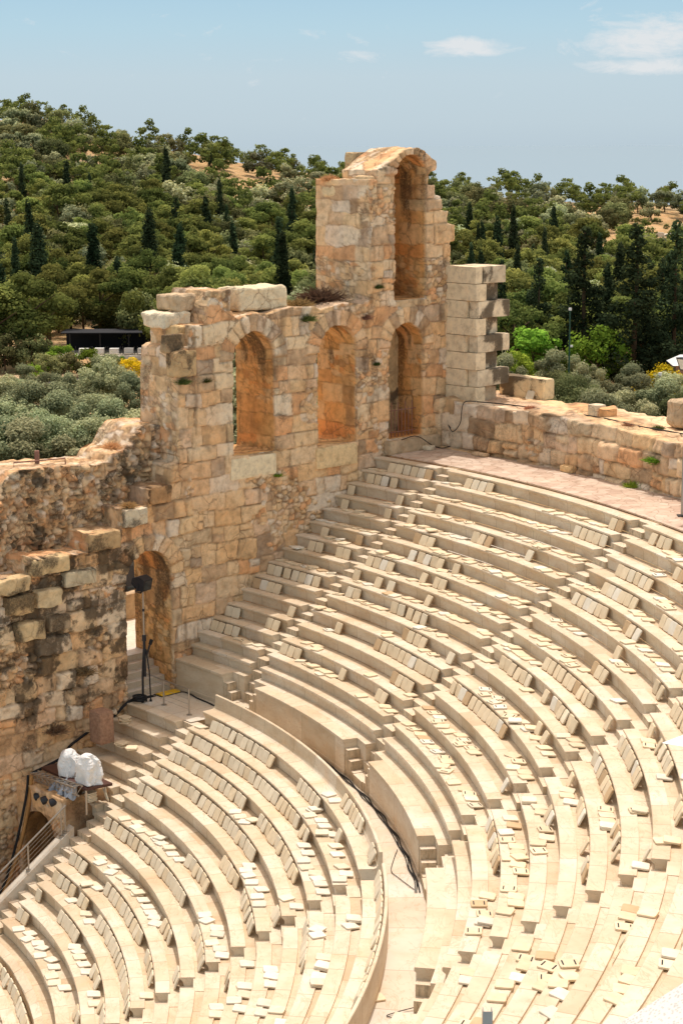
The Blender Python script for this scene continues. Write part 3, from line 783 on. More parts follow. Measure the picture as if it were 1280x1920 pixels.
polar_block('parapet_block', 'long dark-stained parapet block on the curved wall, right of the corner pier', 'stone block', 50.0, 50.75, 41.1, 2.7, 8.0, 8.92, 5, stain=.85, amp=.04)
polar_block('loose_stone', 'squat broken stone pair on top of the curved wall, middle of its length', 'loose stone', 48.2, 48.75, 33.9, .62, 7.98, 8.5, 8, amp=.06)
polar_block('loose_stone', 'small broken stone beside the squat one on the curved wall top', 'loose stone', 48.2, 48.8, 33.1, .55, 7.98, 8.42, 9, amp=.08)
polar_block('boulder', 'large rounded block on the curved wall at the right edge, a floodlight beside it', 'stone block', 48.9, 50.0, 28.35, 2.2, 8.0, 9.15, 14, rnd=.25, amp=.09)
polar_block('loose_stone', 'flat pale stone on the upper floor in front of the iron grille', 'loose stone', 45.6, 46.0, 43.0, .62, ZF + .01, ZF + .22, 21, amp=.05, shade=1.2)
polar_block('loose_stone', 'flat pale slab on the upper floor at the foot of the curved wall', 'loose stone', 46.1, 46.5, 39.6, .85, ZF + .01, ZF + .18, 22, amp=.04, shade=1.2)
polar_block('loose_stone', 'small pale block at the curved wall foot, half way along', 'loose stone', 46.35, 46.7, 33.2, .75, ZF + .01, ZF + .30, 23, amp=.04, shade=1.15)

# upper walkway floor, pinkish crazy paving
def floor_mat():
    m, nt, b = new_mat('pink_paving', .9, .15); wv = world_vec(nt)
    v = N(nt, 'ShaderNodeTexVoronoi'); v.inputs['Scale'].default_value = 2.3; nt.links.new(wv, v.inputs['Vector'])
    c = ramp(nt, v.outputs['Color'], [(0.1, (.46, .33, .25)), (.5, (.55, .41, .31)), (.9, (.62, .50, .40))])
    e = N(nt, 'ShaderNodeTexVoronoi', feature='DISTANCE_TO_EDGE'); e.inputs['Scale'].default_value = 2.3; nt.links.new(wv, e.inputs['Vector'])
    c = mix(nt, c, (.36, .25, .18), ramp(nt, e.outputs['Distance'], [(.0, 1.0), (.07, 0.0)]))
    c = mix(nt, c, (.66, .54, .42), ramp(nt, noise(nt, 1.1, 6, wv, .65), [(.45, 0.0), (.7, .8)]))
    c = mix(nt, c, (.35, .26, .2), ramp(nt, noise(nt, 4, 6, wv, .7), [(.55, 0.0), (.75, .6)]))
    nt.links.new(c, b.inputs['Base Color']); bump(nt, b, noise(nt, 12, 6, wv), .4, .03); return m
M['floor'] = floor_mat()
ring_floor('upper_walkway', [(43.72, ZF - .05), (43.72, ZF), (44.4, ZF + .01), (45.2, ZF), (46.0, ZF + .015), (47.1, ZF)], 46.5, 5, M['floor'], (4, 6), 6)

# ------------------------------------------------------------------ doorway steps, plaza behind
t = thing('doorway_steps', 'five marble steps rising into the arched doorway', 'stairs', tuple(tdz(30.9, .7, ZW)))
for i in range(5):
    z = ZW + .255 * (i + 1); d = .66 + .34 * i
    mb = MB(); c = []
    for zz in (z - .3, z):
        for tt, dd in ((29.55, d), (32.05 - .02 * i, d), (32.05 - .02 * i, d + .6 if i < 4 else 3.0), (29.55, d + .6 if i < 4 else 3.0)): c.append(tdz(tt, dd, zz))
    v = mb.hexa(c); part('step', t, v.v, v.f, M['pave'], tone=[.5, 1.0, .38, .5, .5, .45])  # treads toned light and risers dark, imitating shading the flat light lacks
pl = MB(); pl.add([tdz(22, 2.9, ZW + 1.262), tdz(60, 2.9, ZW + 1.262), tdz(60, 13.5, ZW + 1.2), tdz(22, 13.5, ZW + 1.2)], [(0, 1, 2, 3)])
m_, nt_, b_ = new_mat('pale_gravel', .95, .1)
nt_.links.new(ramp(nt_, noise(nt_, 6, 6, world_vec(nt_)), [(.3, (.55, .48, .38)), (.7, (.70, .64, .54))]), b_.inputs['Base Color'])
M['gravel'] = m_
tag(pl.build('plaza', M['gravel']), kind='structure')
t = thing('garden_wall', 'low orange-brown stone wall seen through the arched doorway', 'stone wall', tuple(tdz(35, 7.0, -.95)))
rough_block('block', t, M['rubble'], 32.6, 36.2, 6.8, 7.4, -1.0, .15, seed=77, amp=.06, shade=.9)

def van():
    t = thing('parked_van', 'dark parked van glimpsed through the arched doorway', 'van', tuple(tdz(38.2, 11.4, -.95)))
    def P(x, y, z): return tdz(38.2 + x, 11.4 + y, -.95 + z)
    prof = [(-2.2, .35), (-2.25, .9), (-2.1, 1.15), (-1.35, 1.25), (-.75, 1.95), (2.1, 2.0), (2.2, 1.3), (2.2, .35)]
    n = len(prof); v = [P(x, -.9, z) for x, z in prof] + [P(x, .9, z) for x, z in prof]
    f = [tuple(range(n)), tuple(range(2 * n - 1, n - 1, -1))] + [(i, i + n, (i + 1) % n + n, (i + 1) % n) for i in range(n)]
    part('body', t, v, f, M['dark_metal'])
    for a, b in ((-.95, .1), (.2, 1.1), (1.2, 2.0)):
        part('window', t, [P(a, -.905, 1.3), P(b, -.905, 1.3), P(b, -.905, 1.82), P(a + (.35 if a < -.5 else 0), -.905, 1.82)], [(0, 1, 2, 3)], M['glass'])
    part('windscreen', t, [P(-1.34, -.75, 1.29), P(-.8, -.75, 1.93), P(-.8, .75, 1.93), P(-1.34, .75, 1.29)], [(0, 1, 2, 3)], M['glass'])
    for x in (-1.4, 1.35):
        for y in (-.95, .72):
            mb = MB().tube([P(x, y, .36), P(x, y + .22, .36)], .36, 16); w = mb.build('wheel', M['black'], t)
            mb = MB().tube([P(x, y - .005, .36), P(x, y + .1, .36)], .2, 12); mb.build('rim', M['steel'], w)
    mb = MB().box(P(-2.26, -.6, .75), .04, .3, .16, A0); mb.build('headlight', M['lens'], t)
    mb = MB().box(P(-2.26, .6, .75), .04, .3, .16, A0); mb.build('headlight', M['lens'], t)
van()

# ------------------------------------------------------------------ stage equipment
def smooth_path(pts, n=6):
    P = [np.array(p, float) for p in pts]; P = [2 * P[0] - P[1]] + P + [2 * P[-1] - P[-2]]; out = []
    for i in range(1, len(P) - 2):
        for k in range(n):
            s = k / n; a, b, c, d = P[i - 1:i + 3]
            out.append(.5 * (2 * b + (c - a) * s + (2 * a - 5 * b + 4 * c - d) * s ** 2 + (3 * b - a - 3 * c + d) * s ** 3))
    out.append(P[-2]); return out

def speaker_stand():
    b = tdz(30.22, -.02, ZW)
    t = thing('light_stand', 'tall black tripod stand with telescopic pole before the arched doorway', 'stand', tuple(b))
    MB().tube([b + [0, 0, 1.0], b + [0, 0, 2.6]], .055, 10).build('lower_pole', M['dark_metal'], t)
    MB().tube([b + [0, 0, 2.5], b + [0, 0, 4.35]], .032, 10).build('upper_pole', M['steel'], t)
    MB().tube([b + [0, 0, 2.42], b + [0, 0, 2.66]], .085, 10).build('collar', M['dark_metal'], t)
    MB().tube([b + [0, 0, 3.6], b + [0, 0, 3.7]], .05, 10).build('collar', M['dark_metal'], t)
    for a in (0, 2.1, 4.2):
        e = np.array([math.cos(a), math.sin(a), 0])
        l = MB().tube([b + e * .06 + [0, 0, 2.1], b + e * .17 + [0, 0, 1.2], b + e * .20 + [0, 0, .03]], .03, 7).build('leg', M['dark_metal'], t)
        MB().box(b + e * .20 + [0, 0, .03], .09, .09, .06, a).build('foot', M['black'], l)
    s = MB().tube([b + [.1, -.05, 1.9], b + [.26, -.1, 2.4]], .04, 7).build('crank', M['dark_metal'], t)
    MB().tube([b + [.24, -.12, 2.32], b + [.30, -.12, 2.5]], .07, 8).build('knob', M['black'], s)
    # lamp head
    h = b + np.array([0, 0, 4.70])
    t2 = thing('floodlight', 'black angular loudspeaker-like floodlight on top of the tall stand', 'floodlight', tuple(b + np.array([0, 0, 4.33])))
    ax = np.array([.80, -.52, -.30]); ax /= np.linalg.norm(ax); sd = np.cross(ax, [0, 0, 1]); sd /= np.linalg.norm(sd); up = np.cross(sd, ax)
    def Q(x, y, z): return h + (ax * x + sd * y + up * z) * .86
    pr = [(-.42, -.10), (-.40, .16), (-.12, .34), (.26, .30), (.30, -.22), (.02, -.32)]
    n = len(pr); v = [Q(x, -.30, z) for x, z in pr] + [Q(x, .30, z) for x, z in pr]
    part('housing', t2, v, [tuple(range(n)), tuple(range(2 * n - 1, n - 1, -1))] + [(i, i + n, (i + 1) % n + n, (i + 1) % n) for i in range(n)], M['dark_metal'])
    part('front_panel', t2, [Q(.305, -.26, -.18), Q(.305, .26, -.18), Q(.275, .26, .26), Q(.275, -.26, .26)], [(0, 1, 2, 3)], M['glass'])
    MB().tube([Q(0, -.34, 0), Q(-.02, -.34, -.35), Q(0, 0, -.48), Q(-.02, .34, -.35), Q(0, .34, 0)], .03, 6).build('yoke', M['dark_metal'], t2)
speaker_stand()

def post(parent, b, h, r=.032):
    p = MB().tube([b, b + np.array([0, 0, h])], r, 10).build('post', M['steel'], parent)
    MB().tube([b, b + np.array([0, 0, .03])], .11, 12).build('base_plate', M['steel'], p)
    return p
# guard rail on the platform
t = thing('platform_railing', 'short steel railing with wires on the marble platform by the doorway', 'railing', tuple(tdz(30.4, -.9, ZW)))
pA, pB, pC = tdz(30.42, -.92, ZW), tdz(30.33, -2.6, ZW), tdz(30.55, .45, ZW)
post(t, pA, 1.0); post(t, pB, 1.02)
z1 = np.array([0, 0, 1.0])
MB().tube([pC + z1, pA + z1, pB + z1 * 1.02], .028, 8).build('handrail', M['steel'], t)
for q in (.22, .42, .62, .82): MB().tube([pC + z1 * q, pA + z1 * q, pB + z1 * q], .007, 5).build('wire', M['steel'], t)
# sloping railing on the coping of the lower seating
def coping_pt(r, d=-2.74): # along the stair end of the lower block
    k = (RT0 - r) / DRL
    tt = math.sqrt(r * r - d * d); return tdz(tt, d, ZT0 - DZL * k - .03)
cp = MB(); c = []
for dz in (-.5, 0.0):
    for r, d in ((24.9, -2.90), (24.9, -2.52), (15.5, -2.52), (15.5, -2.90)): c.append(coping_pt(r, d) + [0, 0, dz])
cp.hexa([c[3], c[2], c[1], c[0], c[7], c[6], c[5], c[4]])
t = thing('coping', 'white sloping marble coping strip under the long steel railing', 'coping', tuple(coping_pt(24.9)))
part('coping_strip', t, cp.v, cp.f, M['pave'], tone=[.9] * 6)
ew = MB(); q0, q1 = coping_pt(24.9, -2.56), coping_pt(15.5, -2.56)
ew.add([q0 - [0, 0, .45], q1 - [0, 0, .45], np.array([q1[0], q1[1], -10.5]), np.array([q0[0], q0[1], -10.5])], [(0, 1, 2, 3)])
part('side_wall', t, ew.v, ew.f, M['ledge'], tone=[.5])
t = thing('sloping_railing', 'long sloping steel railing with five wires along the marble coping', 'railing', tuple(coping_pt(24.6)))
rs = [24.45, 23.02, 21.7, 20.4, 19.1, 17.8]
for r in rs: post(t, coping_pt(r) + [0, 0, .003], .98, .03)
post(t, coping_pt(24.62) + [0, 0, .003], .98, .03)
za = np.array([0, 0, .98])
MB().tube([coping_pt(24.66) + za] + [coping_pt(r) + za for r in rs], .036, 9).build('handrail', M['steel'], t)
for q in (.16, .33, .5, .67, .83): MB().tube([coping_pt(24.62) + za * q] + [coping_pt(r) + za * q for r in rs], .007, 5).build('wire', M['steel'], t)

# passage front under the short lower block, with a dark vault opening
PASS = [(-2.56, -10.5), (-2.56, -4.1), (.5, -4.1), (.5, -10.5)]
ph = arch_hole(-2.1, .15, -10.6, -6.1)
pmas = Masonry(51, -11, -3, -5, 5, split=.3, rubble=.4)
def map_pass(x, z, s):
    return TDZ(24.55 + s, x, z)
t = thing('vault_passage', 'dark arched passage opening below the equipment table', 'passage', tuple(tdz(24.6, -1, -9)))
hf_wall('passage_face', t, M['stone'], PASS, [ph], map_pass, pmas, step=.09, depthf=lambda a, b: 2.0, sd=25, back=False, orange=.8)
mb = MB(); mb.add([tdz(26.6, -2.6, -10.6), tdz(26.6, .6, -10.6), tdz(26.6, .6, -4.2), tdz(26.6, -2.6, -4.2)], [(0, 1, 2, 3)]); mb.build('passage_shade_sheet', M['black'], t)  # black sheet standing in for the darkness inside the vault

# equipment table with two covered lamps
t = thing('equipment_table', 'dark brown board table on steel legs carrying two covered lamps', 'table', tuple(tdz(25.2, -1.7, -4.75)))
ZT = -3.66
c = []
for z in (ZT - .10, ZT):
    for tt, d in ((25.12, -3.16), (26.15, -3.36), (26.3, -.12), (25.3, -.08)): c.append(tdz(tt, d, z))
part('table_top', t, c, MB().hexa([(0, 0, 0)] * 8).f, M['brown_board'])
for tt, d, zb in ((25.2, -3.05, -4.70), (25.95, -3.2, -4.0), (25.4, -.25, -4.55), (26.15, -.3, -4.2), (25.3, -1.6, -4.6)):
    MB().tube([tdz(tt, d, zb), tdz(tt, d, ZT - .1)], .045, 9).build('leg', M['steel'], t)

def cover(label, c, rx, rz, seed, lean):
    n, m = 40, 26; V = []; F = []
    for j in range(m + 1):
        f = j / m
        for i in range(n):
            a = 2 * math.pi * i / n
            prof = (math.sin(min(1, f * 1.04) * math.pi * .5) ** .62) * (1.0 + .0 * f)
            base = 1 + .08 * math.sin(3 * a + seed) + .05 * math.sin(5 * a + 2 * seed)
            fold = .085 * f * math.sin(7 * a + 2.2 * math.sin(2 * a + seed) + 3 * f)
            rr = rx * prof * base * (1 + fold); h = rz * (1 - f ** 1.7)
            V.append((c[0] + rr * math.cos(a) + lean[0] * (1 - f), c[1] + rr * math.sin(a) + lean[1] * (1 - f), c[2] + h))
    V = np.array(V)
    nn = np.abs(fbm(V[:, 0] * 3, V[:, 1] * 3, V[:, 2] * 3, seed, 5) - .5) - .1; n2 = fbm(V[:, 0] * 1.4, V[:, 1] * 1.4, V[:, 2] * 1.4, seed + 9, 2) - .5
    V += nn[:, None] * np.array((.34, -.34, .16)) + n2[:, None] * np.array((.4, .3, .2))
    V[:, 2] = np.maximum(V[:, 2], c[2] + .002)
    for j in range(m):
        for i in range(n): F.append((j * n + i, j * n + (i + 1) % n, (j + 1) * n + (i + 1) % n, (j + 1) * n + i))
    o = part('covered_lamp', None, V, F, M['white_cover'], smooth=False); 
    return tag(o, label, 'covered lamp', 'covered lamps on the equipment table')
cover('stage lamp under a rounded white plastic cover, left one on the brown table', tdz(25.70, -1.50, ZT), .47, 1.0, 3, (.02, .05))
cover('stage lamp under a pointed white plastic cover, right one on the brown table', tdz(25.62, -2.72, ZT), .46, 1.12, 8, (-.05, -.02))

# lattice truss with hooded spotlights
t = thing('lighting_truss', 'grey lattice truss reaching from the wall to the railing', 'truss', tuple(tdz(24.7, -.3, -3.75)))
ta, tb = tdz(24.72, -.25, -3.72), tdz(24.72, -3.05, -3.58)
off = [np.array([0, 0, 0]), np.array([0, 0, 0]) + U * .32, U * .16 + np.array([0, 0, -.34])]
for o_ in off: MB().tube([ta + o_, tb + o_], .035, 8).build('chord', M['steel'], t)
mb = MB()
for i in range(9):
    p, q = ta + (tb - ta) * i / 9, ta + (tb - ta) * (i + .5) / 9; r_ = ta + (tb - ta) * (i + 1) / 9
    mb.tube([p, q + off[2], r_], .014, 5); mb.tube([p + off[1], q + off[2], r_ + off[1]], .014, 5); mb.tube([p, q + off[1], r_], .012, 5)
mb.build('bracing', M['steel'], t)
for k, (f, txt, aim) in enumerate(((.36, 'black spotlight with grey hood, leftmost under the lattice truss', (-.92, .05, -.34)), (.52, 'black spotlight with grey hood, middle one under the lattice truss', (-.90, -.15, -.36)),
                              (.72, 'black spotlight with grey hood, rightmost under the lattice truss, nearest the railing', (-.92, -.05, -.32)))):
    p = ta + (tb - ta) * f + off[2] + np.array([0, 0, -.22])
    s = thing('spotlight', txt, 'spotlight', tuple(p), 'hooded spotlights on the truss')
    a = np.array(aim); a /= np.linalg.norm(a)
    MB().tube([p - a * .25, p + a * .30, p + a * .62], .13, 14, r1=.15).build('barrel', M['dark_metal'], s)
    MB().tube([p + a * .60, p + a * .635], .125, 14).build('lens', M['glass'], s)
    MB().tube([p + [0, 0, .22], p + [.14, -.1, .1], p + [.14, -.1, 0]], .02, 5).build('yoke', M['dark_metal'], s)
    gx, gy = np.meshgrid(np.linspace(-1, 1, 15), np.linspace(0, 1, 13)); sd = np.cross(a, [0, 0, 1.0]); sd /= np.linalg.norm(sd)
    gx, gy = gx.ravel(), gy.ravel()
    v = p - a * .02 + np.array([0, 0, .17]) + sd * (gx * .36 + .05 * np.sin(gy * 7 + k))[:, None] + a * (gy * .46 - .38)[:, None] + np.array([0, 0, 1]) * (.22 - .34 * np.abs(gx) ** 1.6 + .09 * np.sin(gx * 5 + gy * 6 + k) - .12 * gy + .22 * (fbm(gx * 2, gy * 2.5, k, 5) - .5))[:, None]
    f_ = [(j * 15 + i, j * 15 + i + 1, (j + 1) * 15 + i + 1, (j + 1) * 15 + i) for j in range(12) for i in range(14)]
    part('hood', s, v, f_, M['grey_plastic'])

# brown block, yellow cable ramp, cables, hose
t_ = thing('brown_block', 'upright reddish brown stone block standing on the steps by the wall', 'stone block', tuple(tdz(27.5, -.55, -3.1)))
rough_block('block', t_, M['brown_stone'], 27.35, 28.0, -1.0, -.28, -3.1, -1.85, seed=3, amp=.015, rnd=.06)
mb = MB()
for i in range(5):
    tt = 31.02 + .19 * i
    c = []
    for (dd, zz) in ((.42, .012), (-.02, .012), (.06, .075), (.34, .075)): c += [(tt, dd, zz)]
    P_ = [tdz(tt, d, ZW + z) for _, d, z in c] + [tdz(tt + .185, d, ZW + z) for _, d, z in c]
    mb.add(P_, [(0, 1, 2, 3), (7, 6, 5, 4), (0, 4, 5, 1), (1, 5, 6, 2), (2, 6, 7, 3), (3, 7, 4, 0)])
t = thing('cable_ramp', 'yellow and black cable ramp at the foot of the doorway steps', 'cable ramp', tuple(tdz(31.5, .2, ZW)))
mb.build('lid', M['yellow'], t)
MB().box(tdz(31.48, .2, ZW + .012), 1.02, .52, .018, A0).build('base', M['black'], t)

def cable(label, pts, r, mat='black', n=7, cat='cable', name='cable'):
    o = MB().tube(smooth_path(pts, n), r, 7).build(name, M[mat], None, smooth=True)
    return tag(o, label, cat)
cable('black cable running from the cable ramp along the foot of the podium block', [tdz(31.95, .25, ZW + .03), tdz(32.0, -.5, ZW + .03), tdz(31.86, -1.2, ZW + .03), tdz(31.78, -2.0, ZW + .03), tdz(31.62, -2.9, ZW + .03), tdz(31.45, -3.5, ZW + .03)], .03)
cable('thick black cable descending beside the brown block along the wall foot', [tdz(30.9, .25, ZW + .03), tdz(30.25, .28, ZW + .05), tdz(29.75, .30, ZW + .06), tdz(29.35, .30, -2.3), tdz(29.0, .33, -2.55), tdz(28.3, .30, -2.72), tdz(27.3, .30, -3.1), tdz(26.8, .25, -3.3), tdz(26.4, .2, -3.62), tdz(25.7, .2, -3.8), tdz(25.0, .15, -3.9)], .055)
cc = tdz(30.0, .05, ZW + .05)
cable('black coil of cable lying at the foot of the tall light stand', [cc + np.array([.26 * math.cos(a), .26 * math.sin(a), .012 * a]) for a in np.arange(0, 19, .8)], .035, n=3)
cable('black cable hanging down the stepped wall at the lower left', [tdz(24.55, -.32, -3.75), tdz(24.4, -.34, -4.6), tdz(23.9, -.36, -6.2), tdz(23.3, -.4, -7.6), tdz(22.5, -.5, -8.6), tdz(21.5, -.7, -9.4), tdz(19.5, -1.0, -9.9)], .05)
cable('orange brown hose hanging down the stepped wall at the lower left', [tdz(24.62, -.42, -3.75), tdz(24.5, -.44, -4.6), tdz(24.1, -.46, -6.0), tdz(23.5, -.5, -7.4), tdz(22.7, -.6, -8.4), tdz(21.7, -.8, -9.2), tdz(19.6, -1.2, -9.8)], .075, 'hose')
# bundle along the foot of the third podium
for i, (o_, r) in enumerate(((0, .022), (.055, .018), (.10, .014))):
    pts = [pol(32.0 - o_ - .05 * math.sin(a * 2.1 + i), R_(a), ZW + .035) for a in np.arange(27, 2, -1.6)]
    cable(['black cable closest to the third podium wall, lying on the curved walkway', 'middle black cable of the bundle on the curved walkway', 'outermost thin black cable of the bundle on the curved walkway'][i], pts, r, n=3)
cable('thin dark cable looping away from the bundle on the curved walkway', [pol(31.8, R_(9.0), ZW + .03), pol(31.55, R_(7.6), ZW + .03), pol(31.35, R_(6.0), ZW + .03), pol(31.5, R_(5.0), ZW + .03), pol(31.85, R_(3.4), ZW + .03)], .011)
cable('short bunch of thin dark wires at the foot of the fourth podium end', [pol(32.0, R_(-10.2), ZW + .06), pol(31.7, R_(-10.6), ZW + .05), pol(31.4, R_(-11.1), ZW + .03), pol(31.75, R_(-11.2), ZW + .03), pol(32.0, R_(-10.9), ZW + .06)], .012)
cable('thin black cable running from the iron grille and up the corner of the curved wall', [tdz(44.2, .0, 6.55), tdz(45.2, .05, 6.6), tdz(46.0, -.2, 6.1), tdz(46.6, -.35, 5.99), tdz(47.0, -.6, 6.3), pol(46.6, R_(42.4), 7.0), pol(46.55, R_(42.0), 6.75), pol(46.5, R_(41.4), 7.2), pol(46.62, R_(41.3), 8.05), pol(47.1, R_(40.9), 8.12)], .02)
cable('thin black cable lying along the top of the curved wall', [pol(47.2 + .7 * min(1, (41 - a) / 5) + .12 * math.sin(a), R_(a), 8.08) for a in np.arange(41, 22, -1.3)], .025)

# floodlights and post at the right edge
def flood(name_label, c, aim, r=.28):
    t = thing('floodlight', name_label, 'floodlight', tuple(c))
    a = np.array(aim, float); a /= np.linalg.norm(a); s = np.cross(a, [0, 0, 1.0]); s /= np.linalg.norm(s); u_ = np.cross(s, a)
    def Q(x, y, z): return np.array(c) + a * x + s * y + u_ * z
    f = MB().hexa([Q(-.1, -r, -r * .7), Q(.1, -r * 1.2, -r), Q(.1, r * 1.2, -r), Q(-.1, r, -r * .7), Q(-.1, -r, r * .7), Q(.1, -r * 1.2, r), Q(.1, r * 1.2, r), Q(-.1, r, r * .7)])
    f.build('housing', M['dark_metal'], t)
    part('lens', t, [Q(.104, -r, -r * .8), Q(.104, r, -r * .8), Q(.104, r, r * .8), Q(.104, -r, r * .8)], [(0, 1, 2, 3)], M['lens'])
    MB().tube([Q(0, -r * 1.2, 0), Q(-.05, -r * 1.2, -r * 1.3), Q(-.05, r * 1.2, -r * 1.3), Q(0, r * 1.2, 0)], .02, 6).build('bracket', M['dark_metal'], t)
    return t
flood('square floodlight with a pale lens in front of the rounded block', pol(48.6, R_(27.15), 8.42), (-.45, -.75, .35), .24)
t = thing('lamp_post', 'grey steel post on the upper floor at the right edge', 'post', tuple(pol(45.0, R_(21.35), ZF)))
b = pol(45.0, R_(21.35), ZF)
MB().tube([b, b + [0, 0, 5.6]], .06, 10).build('pole', M['steel'], t)
MB().box(b + [0, 0, .02], .35, .35, .04).build('base_plate', M['dark_metal'], t)
flood('black floodlight high on the post at the right edge', b + np.array([-.05, -.1, 5.5]), (-.75, -.55, -.45), .26)

# ------------------------------------------------------------------ foreground at the bottom right corner
t = thing('perforated_sheet', 'white perforated sheet across the bottom right corner', 'sheet', (33.2, -31, 9.6))
def sheet_mat():
    m, nt, b = new_mat('white_mesh_sheet', .6, .3); v = N(nt, 'ShaderNodeTexVoronoi'); v.inputs['Scale'].default_value = 26; nt.links.new(world_vec(nt), v.inputs['Vector'])
    nt.links.new(ramp(nt, v.outputs['Distance'], [(.25, (.52, .50, .46)), (.5, (.70, .68, .63))]), b.inputs['Base Color']); return m
M['sheet'] = sheet_mat()
gx, gy = np.meshgrid(np.linspace(0, 1, 18), np.linspace(0, 1, 12)); gx, gy = gx.ravel(), gy.ravel()
p0, p1, p2 = np.array([32.22, -31.0, 9.93]), np.array([33.75, -30.75, 10.83]), np.array([32.6, -33.4, 9.75])
v = p0 + (p1 - p0) * gx[:, None] + (p2 - p0) * gy[:, None] + np.array([0, 0, 1]) * (.03 * np.sin(gx * 7) * gy)[:, None]
part('sheet', t, v, [(j * 18 + i, j * 18 + i + 1, (j + 1) * 18 + i + 1, (j + 1) * 18 + i) for j in range(11) for i in range(17)], M['sheet'], smooth=True)
t = thing('corner_rock', 'sunlit stone block beside the white sheet in the bottom right corner', 'stone block', (33.2, -31.6, 9.3))
o = rough_block('rock', None, M['stone'], 0, .9, 0, .8, 0, 1.55, seed=91, amp=.08, rnd=.15); o.parent = t; o.rotation_euler.z = -.9; o.location = (.03, -.75, -.45)
t = thing('fence_post', 'short cut-off metal channel post at the bottom edge', 'post', (31.24, -30.7, 9.2))
mb = MB()
for (x, y, sx, sy) in ((0, 0, .10, .012), (-.045, .05, .012, .1), (.045, .05, .012, .1)): mb.box((31.24 + x, -30.7 + y, 9.72), sx, sy, .86)
mb.build('channel', M['steel'], t)
t = thing('shade_sail', 'white pointed canvas awning tip at the right edge', 'awning', (34.6, -29.6, 9.0))
part('canvas', t, [(33.11, -29.85, 12.78), (35.2, -28.6, 13.1), (35.1, -30.9, 12.75), (34.1, -29.8, 12.95)], [(0, 3, 1), (0, 2, 3), (1, 3, 2)], M['white_cover'])
MB().tube([(35.15, -29.55, 8.6), (35.15, -29.55, 13.2)], .03, 8).build('pole', M['steel'], t)
MB().tube([(35.15, -29.55, 12.8), (33.15, -29.84, 12.77)], .012, 6).build('spar', M['steel'], t)

# ------------------------------------------------------------------ terrain and sea
RIDGE = np.array([(-700, 300), (-250, 238), (0, 228), (60, 218), (120, 226), (230, 268), (300, 276), (400, 292), (500, 312), (640, 328), (820, 356), (900, 364), (1000, 372), (1100, 378), (1200, 375), (1280, 384), (1500, 395), (2100, 430)], float)
HY = 272.0
D_A, D_B = 208.0, 545.0
def ground(x, y):
    """height of the land; rises to the wooded ridge beyond the theatre"""
    dx, dy = np.asarray(x, float) - CAM[0], np.asarray(y, float) - CAM[1]
    dist = np.hypot(dx, dy); hx = 640 + FPX * dx / np.maximum(dy, 1.0)
    hx = np.where(dy < 20, 2100 * np.sign(dx), hx)
    rg = np.interp(hx, RIDGE[:, 0], RIDGE[:, 1])
    s = np.clip((dist - D_A) / (D_B - D_A), 0, 1.0)
    yy = rg + (700 - rg) * (1 - s) ** 1.25
    z_hill = CAM[2] - (yy - HY) / FPX * dist
    z_base = CAM[2] - (700 - HY) / FPX * D_A
    z = np.where(dist < D_A, -7.0 + (z_base + 7.0) * sstep(150, D_A, dist), z_hill)
    over = np.clip(dist - D_B, 0, None)
    ridge_z = CAM[2] - (rg - HY) / FPX * D_B
    z = np.where(dist > D_B, np.maximum(ridge_z - .22 * over - .0004 * over ** 2, -88), z)
    z = z + (fbm(np.asarray(x) * .03, np.asarray(y) * .03, 0, 3) - .5) * 5 * sstep(230, 300, dist) * (1 - sstep(480, 545, dist))
    z = z - 6.0 * sstep(58, 45, np.hypot(x, y)) * (dist < 150)
    return z

def land_mat():
    m, nt, b = new_mat('dry_hillside', .95, .1); wv = world_vec(nt)
    c = ramp(nt, noise(nt, .07, 8, wv, .65), [(.30, (.30, .20, .10)), (.48, (.50, .31, .15)), (.60, (.56, .38, .21)), (.72, (.58, .47, .33))])
    gr_ = ramp(nt, noise(nt, .35, 8, wv, .7), [(.48, 0.0), (.62, 1.0)])
    c = mix(nt, c, (.19, .19, .07), N_mul(nt, gr_, .55))
    rk = ramp(nt, noise(nt, .5, 9, wv, .75), [(.62, 0.0), (.68, 1.0)])
    c = mix(nt, c, (.55, .50, .43), rk)
    nt.links.new(c, b.inputs['Base Color']); bump(nt, b, noise(nt, .8, 8, wv, .7), .6, .6); return m
M['land'] = land_mat()
az = np.linspace(R_(-62), R_(62), 261); ds = np.concatenate([np.linspace(52, 200, 44), np.linspace(205, 560, 90), np.linspace(570, 1100, 22)])
AZ, DS = np.meshgrid(az, ds); X, Y = CAM[0] + DS * np.sin(AZ), CAM[1] + DS * np.cos(AZ); Z = ground(X, Y)
n = len(az); i, j = np.meshgrid(np.arange(len(ds) - 1), np.arange(n - 1), indexing='ij')
F = np.stack([i * n + j, i * n + j + 1, (i + 1) * n + j + 1, (i + 1) * n + j], -1).reshape(-1, 4)
tag(part('ground', None, np.stack([X, Y, Z], -1).reshape(-1, 3), F, M['land'], smooth=True), kind='structure')
m_, nt_, b_ = new_mat('hazy_sea', .6, .2); b_.inputs['Base Color'].default_value = (.243, .322, .385, 1); b_.inputs['Roughness'].default_value = 1; b_.inputs['Specular IOR Level'].default_value = 0; M['sea'] = m_  # distance haze is put into the water's base colour
tag(part('sea', None, [(-9e4, 900, -92), (9e4, 900, -92), (9e4, 1.6e5, -92), (-9e4, 1.6e5, -92)], [(0, 1, 2, 3)], M['sea']), kind='structure')
